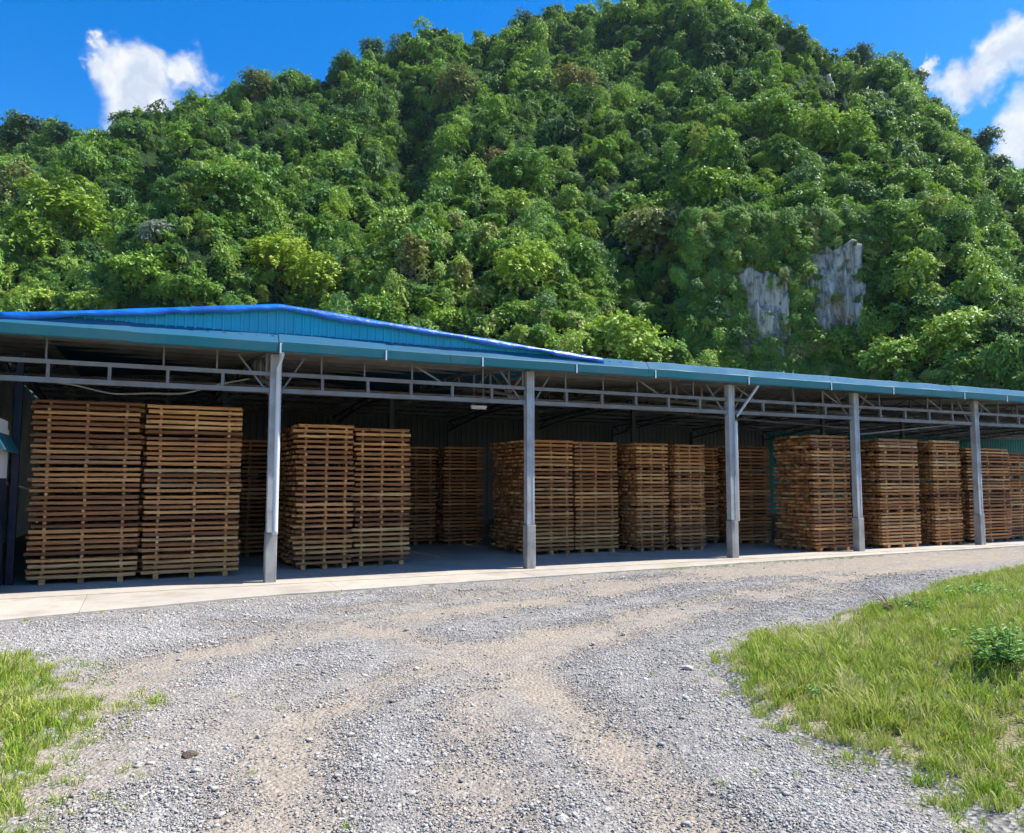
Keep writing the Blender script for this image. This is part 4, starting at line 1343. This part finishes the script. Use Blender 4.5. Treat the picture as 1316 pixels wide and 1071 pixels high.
def stack(t0, t1, s0, depth, bundles, pitch, label, group, detail=True, rag=0.03, rz=0.0, gap=0.05, th=0.055, side_rag=0.05):
    W = t1 - t0
    pitch *= 1.095; gap *= 1.1; s0 -= 0.12 if s0 > 1 else 0.05
    p = sh((t0 + t1) / 2, s0, FL)
    root = empty('timber_stack', p, TH + rz)
    tag(root, label, 'timber stack', group)
    z = 0.0; rows = []
    inner, sticks = MB(), MB()
    bx = [-W * .36, W * .0 + random.uniform(-.03, .03), W * .36]
    nb = max(6, int(depth / .14))
    for bi, nlay in enumerate(bundles):
        bh = .085 if bi == 0 else gap
        off = random.uniform(-.015, .015)
        for k, x in enumerate(bx):
            sz = bh / .07
            o = link('bearer', BEARER if bi == 0 else BEARER_R, root, (x, random.uniform(-.012, .004), z), (0, 0, 0), (1.0 if bi == 0 else sz * .95, 1, sz))
            for q in range(1, 4): inner.box(x - .03, x + .03, .1 + (depth - .2) * q / 4, .2 + (depth - .2) * q / 4, z + .002, z + bh, random.random())
            inner.box(x - .03, x + .03, depth - .1, depth - .02, z + .002, z + bh, random.random())
        z += bh
        for k in range(nlay):
            zc = z + th / 2
            j0, j1 = off + random.uniform(-rag, rag) , off + random.uniform(-rag * .5, rag * .5)
            if random.random() < .12: j0 -= rag * 1.6
            L = W + (j1 - j0)
            o = link('plank', random.choice(PLANKS), root, ((j0 + j1) / 2, .058 + random.uniform(-.012, .012), zc + random.uniform(-.003, .003)),
                     (random.uniform(-.03, .03), random.uniform(-.0022, .0022), random.uniform(-.006, .006)), (L, 1, random.uniform(.82, 1.06) * th / .052))
            for q in range(1, nb):
                y = .058 + (depth - .116) * q / (nb - 1)
                a0, a1 = -W / 2 + off + random.uniform(-side_rag, side_rag), W / 2 + off + random.uniform(-side_rag, side_rag)
                hz = th * random.uniform(.40, .5); dz = random.uniform(-.003, .003)
                inner.box(a0, a1, y - .052, y + .052, zc - hz + dz, zc + hz + dz, random.random())
            z += th
            if k < nlay - 1:
                g = pitch - th
                for x in bx:
                    jx = x + random.uniform(-.012, .012)
                    sticks.box(jx - .022, jx + .022, random.uniform(-.012, .012), depth - .02, z - .003, z + g + .003, random.random())
                z += g
    tag(inner.build('inner_planks', M['wood'], root), kind='stuff')
    tag(sticks.build('spacer_sticks', M['wood'], root), kind='stuff')
    return root


GA_, GB_, GC_, GD_ = 'tall front stacks on the left', 'stacks beside the first column', 'stacks in the middle bays', 'stacks in the right bays'
stack(-3.58, -2.02, 1.25, 2.2, [4, 6, 5, 5, 6, 6], .0805, 'tallest timber stack, at the far left edge of the shed front', GA_, rag=.03, side_rag=.08)
stack(-1.92, -0.38, 1.30, 2.2, [4, 6, 5, 5, 6, 6], .0800, 'tall timber stack between the far left stack and the column with the bright pipe', GA_, rag=.022, side_rag=.05)
stack(0.66, 1.74, 1.66, 2.0, [10, 9, 8], .0905, 'timber stack just right of the column with the bright pipe', GB_, rag=.035, side_rag=.07, rz=.01)
stack(1.80, 2.94, 1.86, 2.0, [10, 9, 8], .0895, 'timber stack second to the right of the column with the bright pipe, planks jutting out', GB_, rag=.045, side_rag=.06)
stack(0.0, 1.15, 4.85, 1.8, [8, 9, 9], .088, 'dim timber stack seen in the gap behind the column with the bright pipe', 'stacks deep inside the shed', rag=.05, side_rag=.08)
stack(4.02, 5.08, 6.35, 1.8, [8, 10, 9], .084, 'shaded rear timber stack, left one of the pair deep in the second bay', 'stacks deep inside the shed', rag=.03)
stack(5.22, 6.35, 6.10, 1.8, [8, 10, 9], .084, 'shaded rear timber stack, right one of the pair deep in the second bay', 'stacks deep inside the shed', rag=.03)
stack(5.86, 7.04, 2.40, 2.0, [11, 10, 7], .0815, 'wide timber stack behind the second column, its ragged left side showing', GC_, rag=.035, side_rag=.08)
stack(7.12, 8.28, 2.45, 2.0, [11, 9, 8], .0810, 'timber stack immediately right of the one behind the second column', GC_, rag=.02)
stack(8.62, 9.52, 2.15, 2.0, [11, 10, 7], .0805, 'timber stack with a shaded left side, second from the third column', GC_, rag=.02)
stack(9.66, 10.55, 2.05, 2.0, [11, 8, 9], .0800, 'timber stack close to the left of the third column, a lighter row near its top', GC_, rag=.02)
stack(11.15, 12.08, 3.40, 1.8, [11, 9, 8], .080, 'dim timber stack half hidden directly behind the third column', GC_, rag=.02)
stack(12.22, 13.50, 2.95, 1.8, [10, 10, 8], .082, 'dark timber stack in the gap right of the third column', GC_, rag=.02)
stack(12.38, 13.60, 0.28, 1.25, [10, 4, 4, 4, 4, 4], .0765, 'bright timber stack left of the fourth column with its long left side showing', GD_, rag=.035, side_rag=.08, gap=.06)
stack(14.62, 16.02, 0.28, 1.25, [10, 4, 4, 4, 4, 4], .0750, 'timber stack immediately right of the fourth column', GD_, rag=.02, gap=.06)
stack(16.60, 17.66, 0.30, 1.25, [10, 4, 4, 4, 4, 4], .0750, 'timber stack tight against the left of the fifth column', GD_, rag=.02, gap=.06)
stack(18.25, 20.0, 0.50, 1.25, [10, 5, 4, 4, 5], .0770, 'timber stack right of the fifth column', GD_, rag=.02, gap=.06)
stack(20.3, 21.6, 0.80, 1.25, [10, 5, 4, 4, 4], .0770, 'timber stack cut by the right edge of the picture', GD_, rag=.02, gap=.06)


# ------------------------------------------------------------------ booth at the left edge
bo = sh(-3.90, -0.05, FL)
BO = empty('guard_booth', bo, TH)
tag(BO, 'white framed booth with a slanting teal awning at the left edge', 'booth')
mb = MB(); mb.box(-1.3, 0.0, 0, 1.1, 0, 1.70); mb.build('lower_panel', M['navy'], BO, bevel=.01)
mb = MB()
for x0, x1, z0, z1 in ((-1.3, 0.0, 1.701, 1.77), (-1.3, 0, 2.36, 2.46), (-.07, 0.0, 1.771, 2.359), (-.62, -.56, 1.771, 2.359), (-1.3, -1.22, 1.771, 2.359)): mb.box(x0, x1, -.012, 1.1, z0, z1)
mb.build('window_frame', M['white'], BO)
mb = MB(); mb.box(-1.21, -.63, .04, .05, 1.78, 2.35); mb.build('window_pane', M['glass'], BO)
mb = MB(); mb.box(-.55, -.08, .04, .05, 1.78, 2.35); mb.build('window_pane', M['glass'], BO)
mb = MB(); mb.box(-1.3, -.02, 0.0, 1.1, 2.461, 2.60); mb.build('upper_panel', M['white'], BO)
mb = MB(); mb.bar((-.42, .5, 3.15), (.13, .5, 2.10), 1.4, .03); mb.build('awning', M['fascia'], BO)
mb = MB(); mb.box(.02, .12, 1.35, 1.45, 0, 3.75); mb.build('corner_post', M['navy'], BO)

# ------------------------------------------------------------------ fittings under the roof
for (t, s, z, lab) in [(3.95, 0.55, Z_E - .86, 'unlit strip light under the girder just left of the second column'),
                       (6.6, 4.6, roof_z(4.6) - .55, 'unlit strip light hanging in the dark behind the second column'),
                       (5.3, 5.0, roof_z(5.0) - .66, 'unlit strip light hanging deepest under the roof left of the second column')]:
    e = empty('strip_light', sh(t, s, z), TH); tag(e, lab, 'light', 'strip lights under the roof')
    mb = MB(); mb.box(-.16, .16, -.03, .03, 0, .04); mb.build('housing', M['white'], e)
    mb = MB(); mb.tube([(-.15, 0, -.016), (.15, 0, -.016)], .013, 8); mb.build('tube', M['pipe'], e)
    mb = MB(); mb.tube([(-.1, 0, .04), (-.1, 0, .42)], .006, 5); mb.tube([(.1, 0, .04), (.1, 0, .42)], .006, 5); mb.build('hanger', M['cable'], e)
pts_ = []
for k in range(25):
    q = k / 24
    pts_.append(tuple(sh(-3.3 + 3.0 * q, 1.0, 3.30 + .25 * q - .55 * math.sin(q * math.pi) * .45 + .02 * math.sin(q * 17))))
mb = MB(); mb.tube(pts_, .014, 6)
tag(mb.build('hanging_cable', M['cable'], None, True), 'thin pale cable sagging under the roof above the two tall left stacks', 'cable')

# ------------------------------------------------------------------ small things on the ground
def leafy(name, label, x, y, nst, hgt, spread, mat, seed, size=.05):
    r = random.Random(seed); z0 = float(bank_z(np.array(x), np.array(y)))
    e = empty(name, (x, y, z0)); tag(e, label, 'plant')
    st = MB(); V, Fc, lv = [], [], []
    for k in range(nst):
        th, d = r.random() * 6.283, r.random() ** .6
        bx_, by_ = math.cos(th) * d * spread * .4, math.sin(th) * d * spread * .4
        h = hgt * r.uniform(.5, 1) * (1 - .35 * d); tx, ty = math.cos(th) * d * spread, math.sin(th) * d * spread
        st.tube([(bx_, by_, -.02), ((bx_ + tx) / 2, (by_ + ty) / 2, h * .6), (tx, ty, h)], [.004, .003, .002], 4)
        for j in range(11):
            q = .25 + .75 * j / 10
            px_, py_, pz_ = bx_ + (tx - bx_) * q, by_ + (ty - by_) * q, h * q
            ta = r.random() * 6.283; s = size * r.uniform(.6, 1.3); up = r.uniform(-.1, .5)
            dx, dy = math.cos(ta), math.sin(ta); o = len(V)
            V += [(px_, py_, pz_), (px_ + dx * s * .8 - dy * s * .36, py_ + dy * s * .8 + dx * s * .36, pz_ + s * up), (px_ + dx * s * 1.9, py_ + dy * s * 1.9, pz_ + s * (up - .25)), (px_ + dx * s * .8 + dy * s * .36, py_ + dy * s * .8 - dx * s * .36, pz_ + s * up)]
            Fc.append((o, o + 1, o + 2, o + 3)); lv += [r.random()] * 4
    me = bpy.data.meshes.new('foliage'); me.from_pydata(V, [], Fc); me.materials.append(M[mat]); attr(me, 'lv', lv)
    link('foliage', me, e); st.build('stems', M['leaf_mid'], e)


g = ground_pt(1292, 905); leafy('leafy_weed', 'dark green broad-leaved weed clump in the grass at the right edge', g.x + .05, g.y, 46, .40, .45, 'leaf_mid', 5, .045)
g = ground_pt(1270, 790); leafy('leafy_weed', 'low bushy weed at the top of the right grass bank', g.x, g.y, 50, .34, .55, 'leaf_mid', 6, .045)
g = ground_pt(1180, 800); leafy('leafy_weed', 'small leafy weed halfway up the right grass bank', g.x, g.y, 30, .22, .35, 'leaf_mid', 7, .035)
g = ground_pt(1060, 912); leafy('leafy_weed', 'small weed tuft near the gravel edge of the right bank', g.x, g.y, 14, .16, .14, 'leaf_mid', 8, .025)

a = Mat('dead_stems', 0.9); a.color((0.20, 0.13, 0.075)); M['dead'] = a.m
g = ground_pt(1152, 800); r = random.Random(4)
mb = MB(); zb_ = float(bank_z(np.array(g.x), np.array(g.y)))
for k in range(26):
    th = r.random() * 6.28; l = r.uniform(.15, .42)
    mb.tube([(g.x + r.uniform(-.1, .1), g.y + r.uniform(-.1, .1), zb_), (g.x + math.cos(th) * l * .6, g.y + math.sin(th) * l * .4, zb_ + l * .5), (g.x + math.cos(th) * l, g.y + math.sin(th) * l * .7, zb_ + l * r.uniform(.3, .8))], [.005, .004, .002], 4)
tag(mb.build('dead_weed', M['dead']), 'dry brown dead weed in the upper right grass', 'plant')


def big_stone(label, u, v, s, col, seed):
    g = ground_pt(u, v)
    m = stone_mesh(seed); a = Mat('stone_tone', .85)
    a.color(a.mix(a.noise(a.coord('Object'), 3, 4), tuple(x * .75 for x in col), col)); a.bump(a.noise(a.coord('Object'), 5, 4), .5, .1)
    m.materials.clear(); m.materials.append(a.m)
    z = float(yard_z(np.array(g.x), np.array(g.y)))
    tag(link('stone', m, None, (g.x, g.y, z + s * .25), (0.2, .1, seed), (s * 1.3, s, s * .6)), label, 'stone')


big_stone('pale stone at the tip of the right grass bank', 884, 860, .06, (.62, .58, .52), 41)
big_stone('brown clod lying on the gravel right of the left grass', 244, 968, .055, (.16, .12, .085), 42)
big_stone('whitish flat stone near the bottom middle of the gravel', 722, 1055, .04, (.60, .57, .50), 43)
big_stone('small pale stone on the sunlit edge of the concrete floor', 830, 719, .07, (.5, .47, .42), 44)

# ------------------------------------------------------------------ thin air between the yard and the hill
a = bpy.data.materials.new('haze'); a.use_nodes = True
nt = a.node_tree; nt.nodes.clear()
pv = nt.nodes.new('ShaderNodeVolumePrincipled'); mo = nt.nodes.new('ShaderNodeOutputMaterial')
pv.inputs['Color'].default_value = (0.62, 0.80, 1.0, 1); pv.inputs['Density'].default_value = 0.00009
pv.inputs['Anisotropy'].default_value = 0.2
nt.links.new(pv.outputs[0], mo.inputs['Volume'])
hz = MB().box(-420, 420, -60, 420, -1.5, 175).build('haze', a)
tag(hz, 'faint blue haze in front of the hill', 'haze', kind='stuff')
